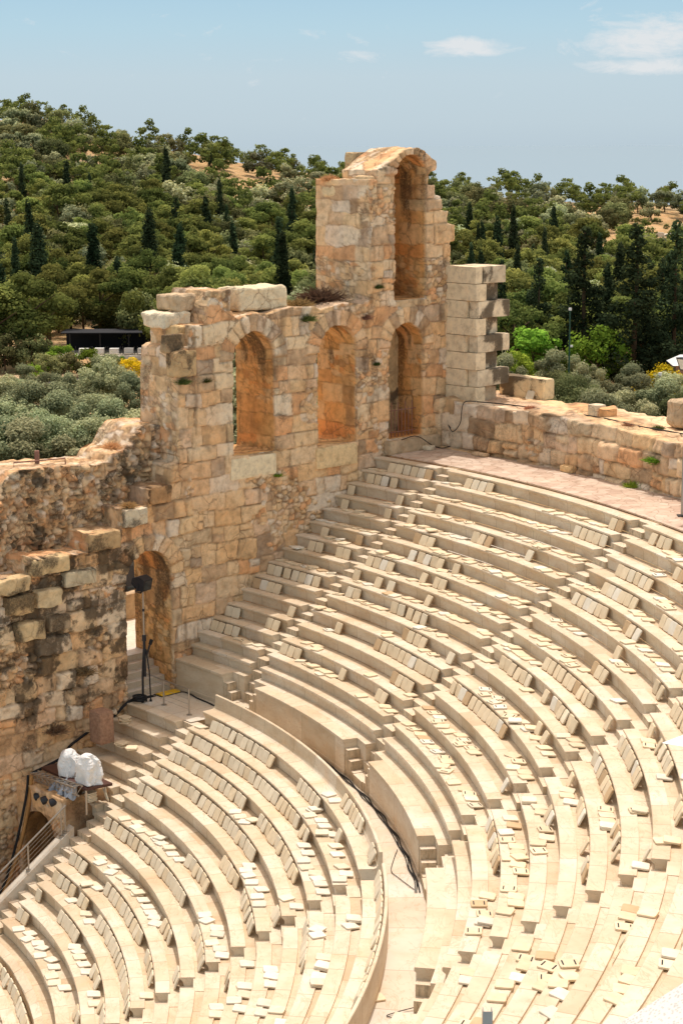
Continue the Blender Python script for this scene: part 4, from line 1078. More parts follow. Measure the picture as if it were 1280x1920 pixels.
# a sandy path and a strip of road at the foot of the hill, left
def ribbon(name, pts, w, mat, lift=.06):
    P = [np.array(p, float) for p in pts]; V = []; F = []
    for k, p in enumerate(P):
        d = P[min(k + 1, len(P) - 1)] - P[max(k - 1, 0)]; nn = np.array([-d[1], d[0]]) / np.hypot(*d)
        for s in (-1, 0, 1):
            q = p + nn * w * s / 2; V.append((q[0], q[1], float(ground(q[0], q[1])) + lift))
    for k in range(len(P) - 1):
        for s in (0, 1): F.append((k * 3 + s, k * 3 + s + 1, k * 3 + s + 4, k * 3 + s + 3))
    return tag(part(name, None, V, F, mat), kind='structure')
M['sand'] = plain('sandy_path', (.52, .36, .22), .95, .1, 0, .2, 1.0); M['asphalt'] = plain('asphalt', (.06, .06, .065), .9, .2, 0, .2, 1.0)
def hpt(px, D): return np.array([CAM[0] + (px - 640) / FPX * D, CAM[1] + D])   # ground point at a bearing and distance
ribbon('path', [hpt(px, 207 + .01 * (px + 150)) for px in range(-200, 230, 40)], 4, M['sand'])
ribbon('road', [hpt(px, 202 + .01 * (px + 150)) for px in range(-200, 200, 40)], 4, M['asphalt'])
ribbon('path', [hpt(px, D) for px, D in ((1110, 425), (1160, 420), (1220, 416), (1300, 420), (1400, 430))], 7, M['sand'])
ribbon('path', [hpt(px, D) for px, D in ((560, 470), (500, 462), (430, 455), (370, 462), (330, 475), (250, 480), (150, 476))], 5, M['sand'])

# ------------------------------------------------------------------ trees
def tree_proto(kind, seed, nleaf, leaf):
    g = np.random.default_rng(seed); cl = []
    if kind == 'pine':
        h = 7.2
        for k in range(24):
            a = g.uniform(0, 2 * math.pi); f = g.uniform(0, 1); z = h * (.36 + .58 * f); R = 3.5 * math.sin(math.pi * min(1, (f * .8 + .22))) ** .8
            r = R * math.sqrt(g.uniform(.15, 1)); cl.append((r * math.cos(a), r * math.sin(a), z + g.normal(0, .3), g.uniform(.5, 1.3), .6))
    elif kind == 'olive':
        h = 4.6
        for k in range(19):
            a = g.uniform(0, 2 * math.pi); f = g.uniform(0, 1); z = h * (.26 + .66 * f); R = 2.6 * math.sin(math.pi * (f * .72 + .2)) ** .7
            r = R * math.sqrt(g.uniform(.1, 1)); cl.append((r * math.cos(a), r * math.sin(a), z, g.uniform(.38, 1.05), .85))
    elif kind == 'cypress':
        h = 10.5
        for k in range(46):
            f = (k + g.uniform(0, 1)) / 46; z = h * (.06 + .92 * f); R = 1.0 * (1 - f) ** .7 * min(1, f * 8 + .35) + .08
            a = g.uniform(0, 2 * math.pi); r = R * g.uniform(.2, 1); cl.append((r * math.cos(a), r * math.sin(a), z, .30 + .45 * (1 - f), 1.9))
    elif kind == 'fir':
        h = 14.0
        for k in range(70):
            f = (k + g.uniform(0, 1)) / 70; z = h * (.06 + .92 * f); R = 2.9 * (1 - f) ** .85 * g.uniform(.75, 1.1) + .1
            a = g.uniform(0, 2 * math.pi); r = R * math.sqrt(g.uniform(.1, 1)); cl.append((r * math.cos(a), r * math.sin(a), z - .12 * r, .35 + .75 * (1 - f), .8))
    elif kind == 'shrub':
        h = 2.0
        for k in range(16):
            a = g.uniform(0, 2 * math.pi); f = g.uniform(0, 1); z = h * (.18 + .62 * f); R = 1.35 * math.sin(math.pi * (f * .6 + .35)) ** .7
            r = R * math.sqrt(g.uniform(.05, 1)); cl.append((r * math.cos(a), r * math.sin(a), z, g.uniform(.35, .6), .85))
    else:   # bushy broad-leaved tree
        h = 5.0
        for k in range(34):
            a = g.uniform(0, 2 * math.pi); f = g.uniform(0, 1); z = h * (.2 + .72 * f); R = 2.6 * math.sin(math.pi * (f * .68 + .24)) ** .7
            r = R * math.sqrt(g.uniform(.1, 1)); cl.append((r * math.cos(a), r * math.sin(a), z, g.uniform(.5, 1.0), .85))
    cl = np.array(cl); wgt = cl[:, 3] ** 2; ci = g.choice(len(cl), nleaf, p=wgt / wgt.sum()); c = cl[ci]
    d = g.normal(size=(nleaf, 3)); d /= np.linalg.norm(d, axis=1, keepdims=True); rad = g.uniform(.45, 1.0, nleaf) ** .6 * (1 + .35 * (g.uniform(size=nleaf) > .9))
    p = c[:, :3] + d * (c[:, 3] * rad)[:, None] * np.stack([np.ones(nleaf), np.ones(nleaf), c[:, 4]], 1)
    nrm = d * .8 + g.normal(size=(nleaf, 3)) * .55 + np.array((0, 0, .45)); nrm /= np.linalg.norm(nrm, axis=1, keepdims=True)
    t1 = np.cross(nrm, g.normal(size=(nleaf, 3))); t1 /= np.linalg.norm(t1, axis=1, keepdims=True); t2 = np.cross(nrm, t1)
    s = leaf * g.uniform(.6, 1.3, nleaf)[:, None]; a, b = (.55, 1.0) if kind != 'pine' else (.5, 1.1)
    V = np.stack([p - t1 * s * a - t2 * s * .3, p + t1 * s * a * .3 - t2 * s * b * .5, p + t1 * s * a + t2 * s * .3, p - t1 * s * a * .3 + t2 * s * b * .6], 1).reshape(-1, 3)
    F = np.arange(nleaf * 4).reshape(-1, 4)
    up = np.clip(.5 + .5 * d[:, 2], 0, 1) * .55 + .45 * np.clip((p[:, 2] / h), 0, 1)  # upper leaves coloured lighter, undersides darker, imitating light from above
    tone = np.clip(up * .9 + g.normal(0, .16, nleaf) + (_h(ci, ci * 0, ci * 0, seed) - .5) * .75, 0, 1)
    return V, F, np.repeat(tone, 4), h

LEAF = {'pine': leaf_mat('pine_needles', (.055, .078, .026), (.25, .275, .075), .4), 'olive': leaf_mat('olive_leaves', (.055, .070, .030), (.42, .44, .25), .3),
        'cypress': leaf_mat('cypress_needles', (.016, .026, .014), (.055, .078, .036), .15), 'fir': leaf_mat('fir_needles', (.014, .024, .013), (.050, .074, .034), .15),
        'bush': leaf_mat('bright_leaves', (.06, .12, .014), (.25, .38, .05)), 'scrub': leaf_mat('scrub_leaves', (.07, .082, .034), (.27, .28, .12), .35),
        'broom': leaf_mat('yellow_flowers', (.22, .20, .010), (.68, .56, .025)), 'shrub': leaf_mat('shrub_leaves', (.035, .055, .016), (.17, .19, .06))}
def trunk_mesh(kind, h, seed):
    g = np.random.default_rng(seed + 900); mb = MB()
    top = {'pine': .72, 'olive': .5, 'cypress': .9, 'fir': .95, 'shrub': .5}.get(kind, .55) * h; r = {'pine': .19, 'olive': .17, 'cypress': .13, 'fir': .24, 'shrub': .05}.get(kind, .13)
    bx, by = g.normal(0, .25 if kind in ('pine', 'olive') else .05, 2)
    mb.tube([(0, 0, -.6), (bx * .4, by * .4, top * .35), (bx, by, top * .7), (bx * 1.2, by * 1.2, top)], r, 6, r1=r * .3)
    if kind not in ('cypress', 'fir'):
        for k in range(5):
            a = g.uniform(0, 6.28); L = h * g.uniform(.22, .36); z0 = top * g.uniform(.35, .8)
            mb.tube([(bx * .6, by * .6, z0), (bx * .6 + L * .5 * math.cos(a), by * .6 + L * .5 * math.sin(a), z0 + L * .4), (bx + L * math.cos(a), by + L * math.sin(a), z0 + L * .75)], r * .45, 5, r1=r * .15)
    return mb
PROTO = {}
def proto(kind, var, near):
    key = (kind, var, near)
    if key not in PROTO:
        geo = {'scrub': 'bush', 'broom': 'bush'}.get(kind, kind)
        nl, lf = {0: (2300, .27), 1: (4600, .20), 2: (11000, .125)}[near]
        if kind in ('fir', 'cypress'): nl = int(nl * 1.5)
        if kind == 'fir': lf *= 1.15
        if kind == 'shrub': nl //= 3; lf *= .7
        if kind == 'pine': nl = int(nl * 1.25)
        V, F, T, h = tree_proto(geo, hash_(kind) + var * 7, nl, lf)
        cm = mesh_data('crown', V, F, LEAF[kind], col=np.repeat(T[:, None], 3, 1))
        tm = trunk_mesh(geo, h, hash_(kind) + var)
        PROTO[key] = (cm, mesh_data('trunk', tm.v, tm.f, M['bark']))
    return PROTO[key]
def hash_(s): return sum((i + 1) * ord(c) for i, c in enumerate(s)) % 1000
KNAME = {'pine': 'pine_tree', 'olive': 'olive_tree', 'cypress': 'cypress_tree', 'fir': 'fir_tree', 'bush': 'leafy_tree', 'scrub': 'scrub_tree', 'broom': 'broom_bush', 'shrub': 'shrub'}
KCAT = {'shrub': 'shrub', 'broom': 'bush'}
TREES = []     # (px bearing, distance, kind, scale, near level)
def add_tree(x, y, kind, s, near=0, sx=1.0, label=None, group=None): TREES.append((x, y, kind, s, near, sx, label, group))

tg = np.random.default_rng(21)
def bearing(px, D): return CAM[0] + (px - 640) / FPX * D, CAM[1] + D
# wooded hillside: jittered rows, thinner where the ground lies bare
def bare(px, D):
    e = 0
    for cx, cd, rx, rd in ((1215, 438, 115, 55), (470, 474, 90, 30), (580, 450, 50, 36), (240, 525, 60, 16), (190, 466, 34, 24), (960, 494, 90, 18), (1090, 474, 50, 20), (385, 478, 40, 20), (330, 538, 40, 8)):
        e = max(e, 1 - math.hypot((px - cx) / rx, (D - cd) / rd))
    return e
D = 214.0
while D < 546:
    sp = 6.5 + .0042 * (D - 214) + (.3 if D > 430 else 0) ; w = sp / D * FPX
    px = -60 + tg.uniform(0, w)
    while px < 1345:
        q = px + tg.normal(0, w * .22); dd = D + tg.normal(0, sp * .22); px += w
        b_ = bare(q, dd)
        if b_ > .05 and (dd < 514 or 110 < q < 360) and tg.uniform() < .62 + b_ * 1.0: continue
        behind = (600 < q < 835) and dd < 400        # hidden by the tower
        if behind and tg.uniform() < .8: continue
        if 120 < q < 265 and dd < 243: continue
        if q < 610 and dd < 236: continue
        f = fbm(q * .006, dd * .02, 0, 44); r = tg.uniform()
        if r < .04 + .08 * (f > .56) and dd < 425: kind = 'cypress'
        elif dd > 400: kind = 'olive' if r < .45 else ('scrub' if r < .72 else 'pine')
        else: kind = 'pine' if r < .62 else ('olive' if r < .80 else 'scrub')
        s = tg.uniform(.85, 1.45) * (.95 if dd > 470 else 1.0)
        if kind == 'olive': s *= 1.15
        if kind == 'scrub': s *= 1.1
        if dd > 515: s *= .72
        add_tree(*bearing(q, dd), kind, s, 1 if dd < 300 else 0)
    D += sp * .80 * (1 + .5 * (D > 480))
# pines standing at the foot of the hill, olives on the flat, tall dark firs at the right
for px, dd, k, s in ((200, 214, 'scrub', .45), (225, 212, 'bush', .4), (20, 222, 'pine', 1.5), (45, 218, 'pine', 1.45), (58, 226, 'pine', 1.35), (240, 246, 'pine', 1.5), (190, 247, 'pine', 1.5), (322, 219, 'pine', 1.4), (320, 229, 'pine', 1.5), (375, 226, 'pine', 1.45), (430, 232, 'pine', 1.4),
                     (480, 236, 'olive', 1.5), (540, 236, 'olive', 1.6), (590, 238, 'olive', 1.5), (-20, 216, 'pine', 1.4), (60, 214, 'scrub', .9), (110, 213, 'bush', .7), (8, 213, 'scrub', .85), (95, 206, 'scrub', .6), (165, 210, 'bush', .6), (62, 199, 'bush', .5), (240, 205, 'broom', .55), (128, 208, 'scrub', .6),
                     (1095, 205, 'fir', 1.30), (1190, 198, 'fir', 1.30), (1265, 202, 'fir', 1.15), (1010, 214, 'fir', .95), (940, 222, 'fir', .85), (1240, 226, 'fir', 1.0), (1060, 232, 'fir', .9), (870, 232, 'pine', 1.3), (1150, 226, 'pine', 1.3), (965, 205, 'pine', 1.2), (905, 210, 'pine', 1.2), (1300, 210, 'fir', 1.1),
                     (1002, 200, 'bush', 1.35), (1122, 198, 'bush', 1.3), (962, 195, 'bush', .9), (1050, 190, 'bush', .8), (1085, 168, 'bush', .6), (1238, 178, 'broom', 1.0)):
    add_tree(*bearing(px, dd), k, s, 1)
ng = np.random.default_rng(5)
for D, n0, n1, st in ((190, -30, 270, 60), (182, -30, 270, 62), (173, -40, 280, 66), (163, -40, 270, 70), (153, -50, 280, 76), (143, -50, 270, 80), (133, -30, 260, 86), (123, -50, 270, 92)):
    for px in np.arange(n0, n1, st):
        add_tree(*bearing(px + ng.normal(0, 16), D + ng.normal(0, 2.5)), 'olive', ng.uniform(.85, 1.3) * (.72 if D > 175 else 1.0), 2)
for D, n0, n1, st in ((184, 900, 1330, 70), (174, 900, 1340, 74), (164, 940, 1340, 80), (154, 950, 1340, 86), (144, 960, 1340, 92)):
    for px in np.arange(n0, n1, st):
        add_tree(*bearing(px + ng.normal(0, 16), D + ng.normal(0, 2)), 'olive' if ng.uniform() < .8 else 'scrub', ng.uniform(.85, 1.1), 2)
# trees glimpsed through the arches
for px, D in ((430, 150), (470, 140), (590, 150), (560, 140), (520, 160), (415, 165), (440, 176), (425, 188), (445, 199), (410, 205), (432, 212), (580, 165), (600, 177), (585, 190), (598, 202), (575, 210), (425, 138), (592, 138)): add_tree(*bearing(px, D), 'olive', 1.1, 1)
# skyline trees that stand out singly
for px, dd, k, s, lab in ((160, 546, 'pine', .82, 'round bright green pine on the skyline just right of the kiosk'), (238, 545, 'scrub', 1.0, 'tall brownish tree standing alone on the left skyline'),
                          (187, 547, 'olive', .9, 'small dark tree beside the round pine on the left skyline'), (105, 547, 'olive', .7, 'small tree just left of the dark kiosk on the skyline'),
                          (402, 470, 'fir', .62, 'dark slim fir with bare trunk standing out by the bare ground'), (1167, 424, 'cypress', .45, 'short dark cypress standing on the bare ground at the right'),
                          (1205, 418, 'pine', .85, 'crooked light pine on the bare slope at the right'), (336, 360, 'fir', .85, 'largest dark fir on the upper left hillside'), (35, 262, 'cypress', 1.1, 'sharp dark cypress at the far left edge of the hillside'),
                          (280, 300, 'cypress', 1.15, 'tall black cypress column in the middle of the left hillside')):
    add_tree(*bearing(px, dd), k, s, 1, 1.0, lab)
# shrubs scattered over the bare ground
for _ in range(70):
    cx, cd, rx, rd = [(1215, 440, 110, 45), (470, 475, 130, 40), (580, 450, 60, 40), (240, 515, 80, 30), (950, 490, 110, 20)][_ % 5]
    add_tree(*bearing(cx + tg.uniform(-1, 1) * rx, cd + tg.uniform(-1, 1) * rd), 'shrub', tg.uniform(.5, 1.1), 0)

def tree_label(items):
    """labels from kind, tone and where each stands among its like, counted left to right in its band"""
    zones = {}
    for it in items:
        hx = 640 + FPX * (it[0] - CAM[0]) / (it[1] - CAM[1]); D_ = it[1] - CAM[1]
        side = 'left' if hx < 610 else 'right'
        if D_ < 182: z = ('on the flat ground behind the rubble wall' if hx < 300 else 'behind the arched windows') if side == 'left' else 'behind the low curved wall'
        elif D_ < 250: z = f'at the foot of the {side} hillside'
        elif D_ < 340: z = f'low on the {side} hillside'
        elif D_ < 430: z = f'half way up the {side} hillside'
        elif D_ < 500: z = f'high on the {side} hillside'
        else: z = f'on the {side} skyline'
        zones.setdefault((it[2], z), []).append((hx, it))
    out = {}
    KN = {'pine': 'spreading green pine', 'olive': 'grey green olive tree', 'cypress': 'narrow dark cypress', 'fir': 'broad dark fir', 'bush': 'bright leafy tree', 'scrub': 'dull green scrubby tree', 'broom': 'yellow flowering broom bush', 'shrub': 'small round shrub'}
    for (k, z), L in zones.items():
        L.sort(key=lambda q: q[0])
        for i, (hx, it) in enumerate(L):
            out[id(it)] = f"{KN[k]}, {nth(i + 1)} from the left {z}" if len(L) > 1 else f"{KN[k]} {z}, the only one there"
    return out
labs = tree_label(TREES)
order = sorted(range(len(TREES)), key=lambda i: math.hypot(TREES[i][0] - CAM[0], TREES[i][1] - CAM[1]))
seen = {}; rest = []
GR = {'pine': 'pines on the hillside', 'olive': 'olive trees behind the theatre', 'cypress': 'cypresses on the hillside', 'fir': 'dark firs below the hill', 'bush': 'bright leafy trees', 'scrub': 'scrubby trees on the hill', 'broom': 'yellow broom bushes', 'shrub': 'shrubs on the bare slopes'}
for i in order:
    x, y, kind, s, near, sx, lab, grp = it = TREES[i]
    seen[kind] = seen.get(kind, 0) + 1
    z = float(ground(x, y)); rz = tg.uniform(0, 6.28)
    if seen[kind] > 295: rest.append((x, y, z, kind, s, rz)); continue
    cm, tm = proto(kind, int(tg.integers(0, 6)), near)
    t = thing(KNAME[kind], lab or labs[id(it)], KCAT.get(kind, 'tree'), (x, y, z), GR[kind])
    t.rotation_euler.z = rz; sz = s * tg.uniform(.9, 1.12); t.scale = (s * tg.uniform(.8, 1.25), s * tg.uniform(.8, 1.25), sz)
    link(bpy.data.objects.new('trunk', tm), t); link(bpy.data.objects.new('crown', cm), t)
if rest:
    V = []; F = []; T = []; nv = 0
    for x, y, z, kind, s, rz in rest:
        v, f, tt, h = tree_proto('pine', int(rz * 100) % 4, 900, .42); c_, s_ = math.cos(rz), math.sin(rz)
        v = v * s; v = np.stack([v[:, 0] * c_ - v[:, 1] * s_ + x, v[:, 0] * s_ + v[:, 1] * c_ + y, v[:, 2] + z], 1)
        V.append(v); F.append(f + nv); T.append(tt); nv += len(v)
    T = np.concatenate(T)
    tag(part('distant_wood', None, np.concatenate(V), np.concatenate(F), LEAF['pine'], col=np.repeat(T[:, None], 3, 1)), 'distant wood of small pines along the skyline', 'wood', kind='stuff')
print('TREES', seen, len(rest))

# plants growing on the ruin
def tuft(label, p, s, kind, name='wall_plant', cat='plant', flat=.7, dirv=(0, 0, 1)):
    g = np.random.default_rng(int(abs(p[0] * 97 + p[2] * 31))); n = 1100 if s > .8 else 500
    d = g.normal(size=(n, 3)); d /= np.linalg.norm(d, axis=1, keepdims=True); d[:, 2] = np.abs(d[:, 2]) * .9
    L = s * g.uniform(.5, 1.0, n)[:, None]; a = np.cross(d, g.normal(size=(n, 3))); a /= np.linalg.norm(a, axis=1, keepdims=True); w = a * s * (.018 if s > .8 else .03)
    b0 = np.array(p) + g.normal(size=(n, 3)) * s * .25 * np.array((1, 1, .3)); tip = b0 + d * L * np.array((1, 1, flat))
    V = np.stack([b0 - w, b0 + w, tip + w * .4, tip - w * .4], 1).reshape(-1, 3); F = np.arange(n * 4).reshape(-1, 4)
    o = part(name, None, V, F, kind, col=np.repeat(np.repeat(g.uniform(.2, 1, n), 4)[:, None], 3, 1)); return tag(o, label, cat)
M['brown_twigs'] = leaf_mat('brown_twigs', (.10, .06, .035), (.26, .17, .10)); M['straw'] = leaf_mat('straw', (.30, .17, .07), (.52, .33, .16))
tuft('large dry brown bush on the wall top at the foot of the tower', tdz(41.3, D0 + 1.5, 12.55), 1.05, M['brown_twigs'], 'dry_bush', 'bush')
tuft('dry straw-coloured grass tuft on the wall top left of the brown bush', tdz(39.4, D0 + .7, 12.5), .62, M['straw'], 'dry_tuft', 'plant')
tuft('yellow green plant hanging from the wall top over the second window', tdz(39.2, D0 + .02, 12.0), .48, LEAF['shrub'])
tuft('dark green tuft beside the second arched window head', tdz(42.45, D0 - .05, 11.85), .36, M['brown_twigs'])
tuft('small dark green plant on the tower front beside the niche foot', tdz(43.2, D0 - .06, 13.1), .30, LEAF['shrub'])
tuft('smallest dark green tuft on the pier below the tower', tdz(43.1, D0 - .06, 9.85), .22, LEAF['shrub'])
tuft('green tuft growing on the broken left end of the arched wall', tdz(32.7, D0 - .1, 10.0), .36, LEAF['shrub'])
tuft('dark green tuft on the wall left of the first arched window', tdz(33.8, D0 - .08, 9.95), .30, LEAF['shrub'])
tuft('tiny green plant below the first window sill', tdz(37.5, D0 - .06, 5.75), .24, LEAF['bush'])
tuft('dry orange tuft on the rubble below the broken wall end', tdz(30.2, D0 + 1.2, 7.6), .45, M['straw'], 'dry_tuft', 'plant')
tuft('dry straw tuft on a jutting stone of the stepped wall', tdz(30.0, D0 - .05, 5.5), .35, M['straw'], 'dry_tuft', 'plant')
tuft('dry tuft between the top blocks above the first window', tdz(35.5, D0 + .9, 12.5), .4, M['straw'], 'dry_tuft', 'plant')
tuft('dry grass at the top left corner of the tower', tdz(42.9, D0 + 2.6, 17.55), .4, M['straw'], 'dry_tuft', 'plant')
tuft('green leafy tuft at the foot of the curved wall', pol(46.6, R_(28.3), ZF), .42, LEAF['bush'])
tuft('bright green plant hanging on the curved wall face near the right edge', pol(46.7, R_(26.7), 7.15), .5, LEAF['bush'], flat=.4)
tuft('dark patch of dry plant on the lower left wall', tdz(26.2, D0 - .15, -2.6), .55, M['brown_twigs'])
tuft('dry dark plant on the stepped masonry above the brown block', tdz(27.6, D0 - .15, -.6), .55, M['brown_twigs'])
for i, (r, th) in enumerate(((47.6, 37.6), (48.0, 34.6), (47.5, 30.2), (48.2, 29.0))):
    tuft(['dry grass tuft on the curved wall top nearest the pier', 'dry grass tuft left of the broken stone on the curved wall', 'yellow grass tuft on the curved wall top, right part', 'green grass tuft on the curved wall top near the boulder'][i], pol(r, R_(th), 8.02), .28, M['straw'] if i != 3 else LEAF['shrub'], 'grass_tuft', 'plant')
# metal frame on the rubble wall top
t = thing('metal_frame', 'low rusty metal frame on the flat top of the rubble wall', 'metal frame', tuple(tdz(26.9, D0 + 1.7, 7.2)))
a_, b__, c_ = tdz(26.2, D0 + 1.9, 7.15), tdz(28.3, D0 + 1.6, 7.1), tdz(27.3, D0 + 2.0, 7.12)
MB().tube([a_, a_ + [0, 0, .26], b__ + [0, 0, .26], b__], .03, 6).build('bar', M['rust'], t)
MB().box(c_ + [0, 0, .3], .16, .16, .6).build('stub_post', M['rust'], t)

# ------------------------------------------------------------------ small things beyond the theatre
def gz(px, D):
    x, y = bearing(px, D); return np.array([x, y, float(ground(x, y))])
# terrace with a dark awning, white-clothed tables and parked cars under the pines
c0 = gz(205, 232)
t = thing('awning', 'long dark awning on posts under the pines at the left', 'awning', tuple(c0))
MB().box(c0 + [.6, 3.2, 2.9], 13.5, 5.0, .14).build('roof', M['awning'], t)
MB().box(c0 + [.6, 5.6, 1.4], 13.5, .12, 2.8).build('back_panel', M['awning'], t)
for x in (-5.0, -1.2, 2.4, 6.2): MB().tube([c0 + [x, .8, -.2], c0 + [x, .8, 2.85]], .07, 6).build('post', M['dark_metal'], t)
t = thing('terrace', 'low paved terrace with a thin pale kerb under the long awning', 'terrace', tuple(c0 + [.6, -2.5, 0]))
MB().box(c0 + [.6, -2.6, .12], 13.0, .25, .5).build('kerb', M['white_paint'], t)
MB().box(c0 + [.6, .9, .15], 13.0, 6.7, .56).build('floor', M['gravel'], t)
for i, (x, y) in enumerate(((-3.0, -1.2), (-1.1, -.9), (.8, -1.3), (2.6, -1.0), (4.3, -1.2), (6.0, -.9))):
    p = c0 + [x, y, .45]
    t = thing('cafe_table', f'white clothed terrace table in the front row under the awning, {nth(i + 1)} from the left', 'table', tuple(p), 'white tables on the terrace')
    MB().box(p + [0, 0, .74], 1.15, .9, .05).build('table_top', M['white_paint'], t)
    m = MB(); m.hexa([p + [-.58, -.46, .2], p + [.58, -.46, .2], p + [.58, .46, .2], p + [-.58, .46, .2], p + [-.575, -.455, .71], p + [.575, -.455, .71], p + [.575, .455, .71], p + [-.575, .455, .71]]); m.build('cloth', M['white_cover'], t)
    for sx in (-.85, .85):
        q = p + [sx, .1, 0]; ch = thing('cafe_chair', f'dark chair at the {"left" if sx < 0 else "right"} end of the {nth(i + 1)} white table', 'chair', tuple(q), 'dark chairs on the terrace')
        MB().box(q + [0, 0, .45], .42, .42, .05).build('seat', M['dark_metal'], ch); MB().box(q + [.2 * np.sign(sx), 0, .72], .04, .42, .5).build('backrest', M['dark_metal'], ch)
        for lx in (-.18, .18):
            for ly in (-.18, .18): MB().tube([q + [lx, ly, 0], q + [lx, ly, .43]], .02, 5).build('leg', M['dark_metal'], ch)
def kiosk(label, p, w, h, mat):
    t = thing('kiosk', label, 'kiosk', tuple(p))
    MB().box(p + [0, 0, h / 2], w, w, h).build('wall', mat, t)
    MB().box(p + [0, 0, h + .1], w * 1.15, w * 1.15, .2).build('roof', mat, t)
    MB().box(p + [0, -w / 2 - .01, h * .62], w * .5, .03, h * .3).build('window', M['glass'], t)
    MB().box(p + [0, 0, -.6], w * .9, w * .9, 1.25).build('base', M['gravel'], t)
kiosk('dark green guard kiosk on the left skyline', gz(122, 544) + [0, 0, .7], 2.0, 2.5, M['green_paint'])
kiosk('small teal cabin half hidden above the broken wall top', gz(500, 231) + [0, 0, 6.6], 1.3, 1.6, M['teal_paint'])
def lamp(label, p, h, mat, head=(0, 0, 0)):
    t = thing('street_lamp', label, 'street lamp', tuple(p))
    MB().tube([p, p + [0, 0, h]], .11, 8, r1=.08).build('pole', mat, t)
    MB().tube([p + [0, 0, h], p + [0, 0, h + .25]], .16, 10).build('lamp', M['white_paint'], t)
    MB().box(p + [.2, -.1, h * .62], .25, .2, .2).build('camera_box', M['white_paint'], t)
lamp('green lamp pole with a white head among the trees at the right', gz(1069, 186), 9.4, M['green_paint'])
lamp('small grey lamp pole in front of the yellow bush', gz(1241, 165), 5.6, M['steel'])
p = gz(1275, 186) + [0, 0, 1.8]; t = thing('hut', 'white-roofed hut at the right edge beside the yellow bush', 'hut', tuple(p))
MB().box(p + [1.2, 0, 1.15], 3.4, 3.0, 2.3).build('wall', M['brown_stone'], t)
m = MB(); m.add([p + [-.9, -1.9, 2.2], p + [3.4, -1.9, 2.2], p + [3.4, 1.9, 2.3], p + [-.9, 1.9, 2.3], p + [.1, 0, 3.1], p + [3.4, 0, 3.1]], [(0, 1, 5, 4), (3, 4, 5, 2), (0, 4, 3), (0, 3, 2, 1)]); m.build('roof', M['white_paint'], t)
# stone terrace edge on the bare slope at the right
for lab, (pa, Da), (pb, Db), hh in (('long pale terrace wall on the bare slope near the right skyline', (1155, 452), (1240, 448), 1.0), ('pale terrace wall on the bare slope at the right edge', (1195, 400), (1300, 396), 1.3)):
    a, b = gz(pa, Da), gz(pb, Db); d = b - a; L = np.hypot(d[0], d[1]); t = thing('terrace_wall', lab, 'stone wall', tuple(a))
    m = MB(); nn = np.array([-d[1], d[0], 0]) / L * .5; c = []
    for z in (-.8, hh):
        for q in (a - nn, b - nn, b + nn, a + nn): c.append(q + [0, 0, z])
    m.hexa(c); m.build('wall', M['gravel'], t)
og = np.random.default_rng(3)
for i in range(16):
    cx, cd, rx, rd = [(1215, 430, 100, 22), (455, 470, 110, 16), (240, 530, 70, 8), (200, 520, 60, 10)][i % 4]
    p = gz(cx + og.uniform(-1, 1) * rx, cd + og.uniform(-1, 1) * rd); s = og.uniform(1.2, 3.0)
    t = thing('rock_outcrop', f"pale rock outcrop on the bare {['slope at the right', 'patch left of the tower', 'ground below the left skyline', 'ground near the kiosk'][i % 4]}, {nth(i // 4 + 1)} of four", 'rock', tuple(p), 'rock outcrops on the hill')
    o = rough_block('rock', None, M['gravel'], -s, s, -s * .6, s * .6, -.8, .5 * s * .5, seed=200 + i, step=.5, amp=.5, rnd=.4); o.parent = t; o.rotation_euler.z = og.uniform(0, 6)

# ------------------------------------------------------------------ cushions
def cushion_mesh(name, w, d, h, mat, puff=.0):
    out = []; rr = .055
    for cx, cy, a0 in ((1, 1, 0), (-1, 1, 90), (-1, -1, 180), (1, -1, 270)):
        for k in range(4):
            a = R_(a0 + 30 * k); out.append((cx * (w / 2 - rr) + rr * math.cos(a), cy * (d / 2 - rr) + rr * math.sin(a)))
    n = len(out); V = []; e = .008
    for z, s in ((0, 1 - .03), (e, 1.0), (h - e, 1.0), (h, 1 - .04)): V += [(x * s, y * s, z) for x, y in out]
    V += [(0, 0, 0), (0, 0, h + puff)]
    F = [(k * n + i, k * n + (i + 1) % n, (k + 1) * n + (i + 1) % n, (k + 1) * n + i) for k in range(3) for i in range(n)]
    F += [(4 * n, (i + 1) % n, i) for i in range(n)] + [(4 * n + 1, 3 * n + i, 3 * n + (i + 1) % n) for i in range(n)]
    return mesh_data(name, V, F, mat)
CW, CD, CH = .405, .42, .05
CM = {k: cushion_mesh('cushion', CW, CD, CH, M['cush_' + k], .006) for k in ('beige', 'pale', 'tan', 'white')}
sm = MB()
for s in (-1, 1): sm.box((0, s * .135, CH + .0062), .22, .028, .006)
STRIPM = {s: MB().box((0, s * .135, CH + .0075), .22, .030, .007) for s in (-1, 1)}
STRIP = {s: mesh_data('velcro_strip', STRIPM[s].v, STRIPM[s].f, M['black']) for s in (-1, 1)}
CUSH = []      # (matrix, tone, pose, strips, sec, block, k)
cg = np.random.default_rng(17)
def frame(th): return np.array([math.cos(th), math.sin(th), 0]), np.array([math.sin(th), -math.cos(th), 0]), np.array([0, 0, 1.0])
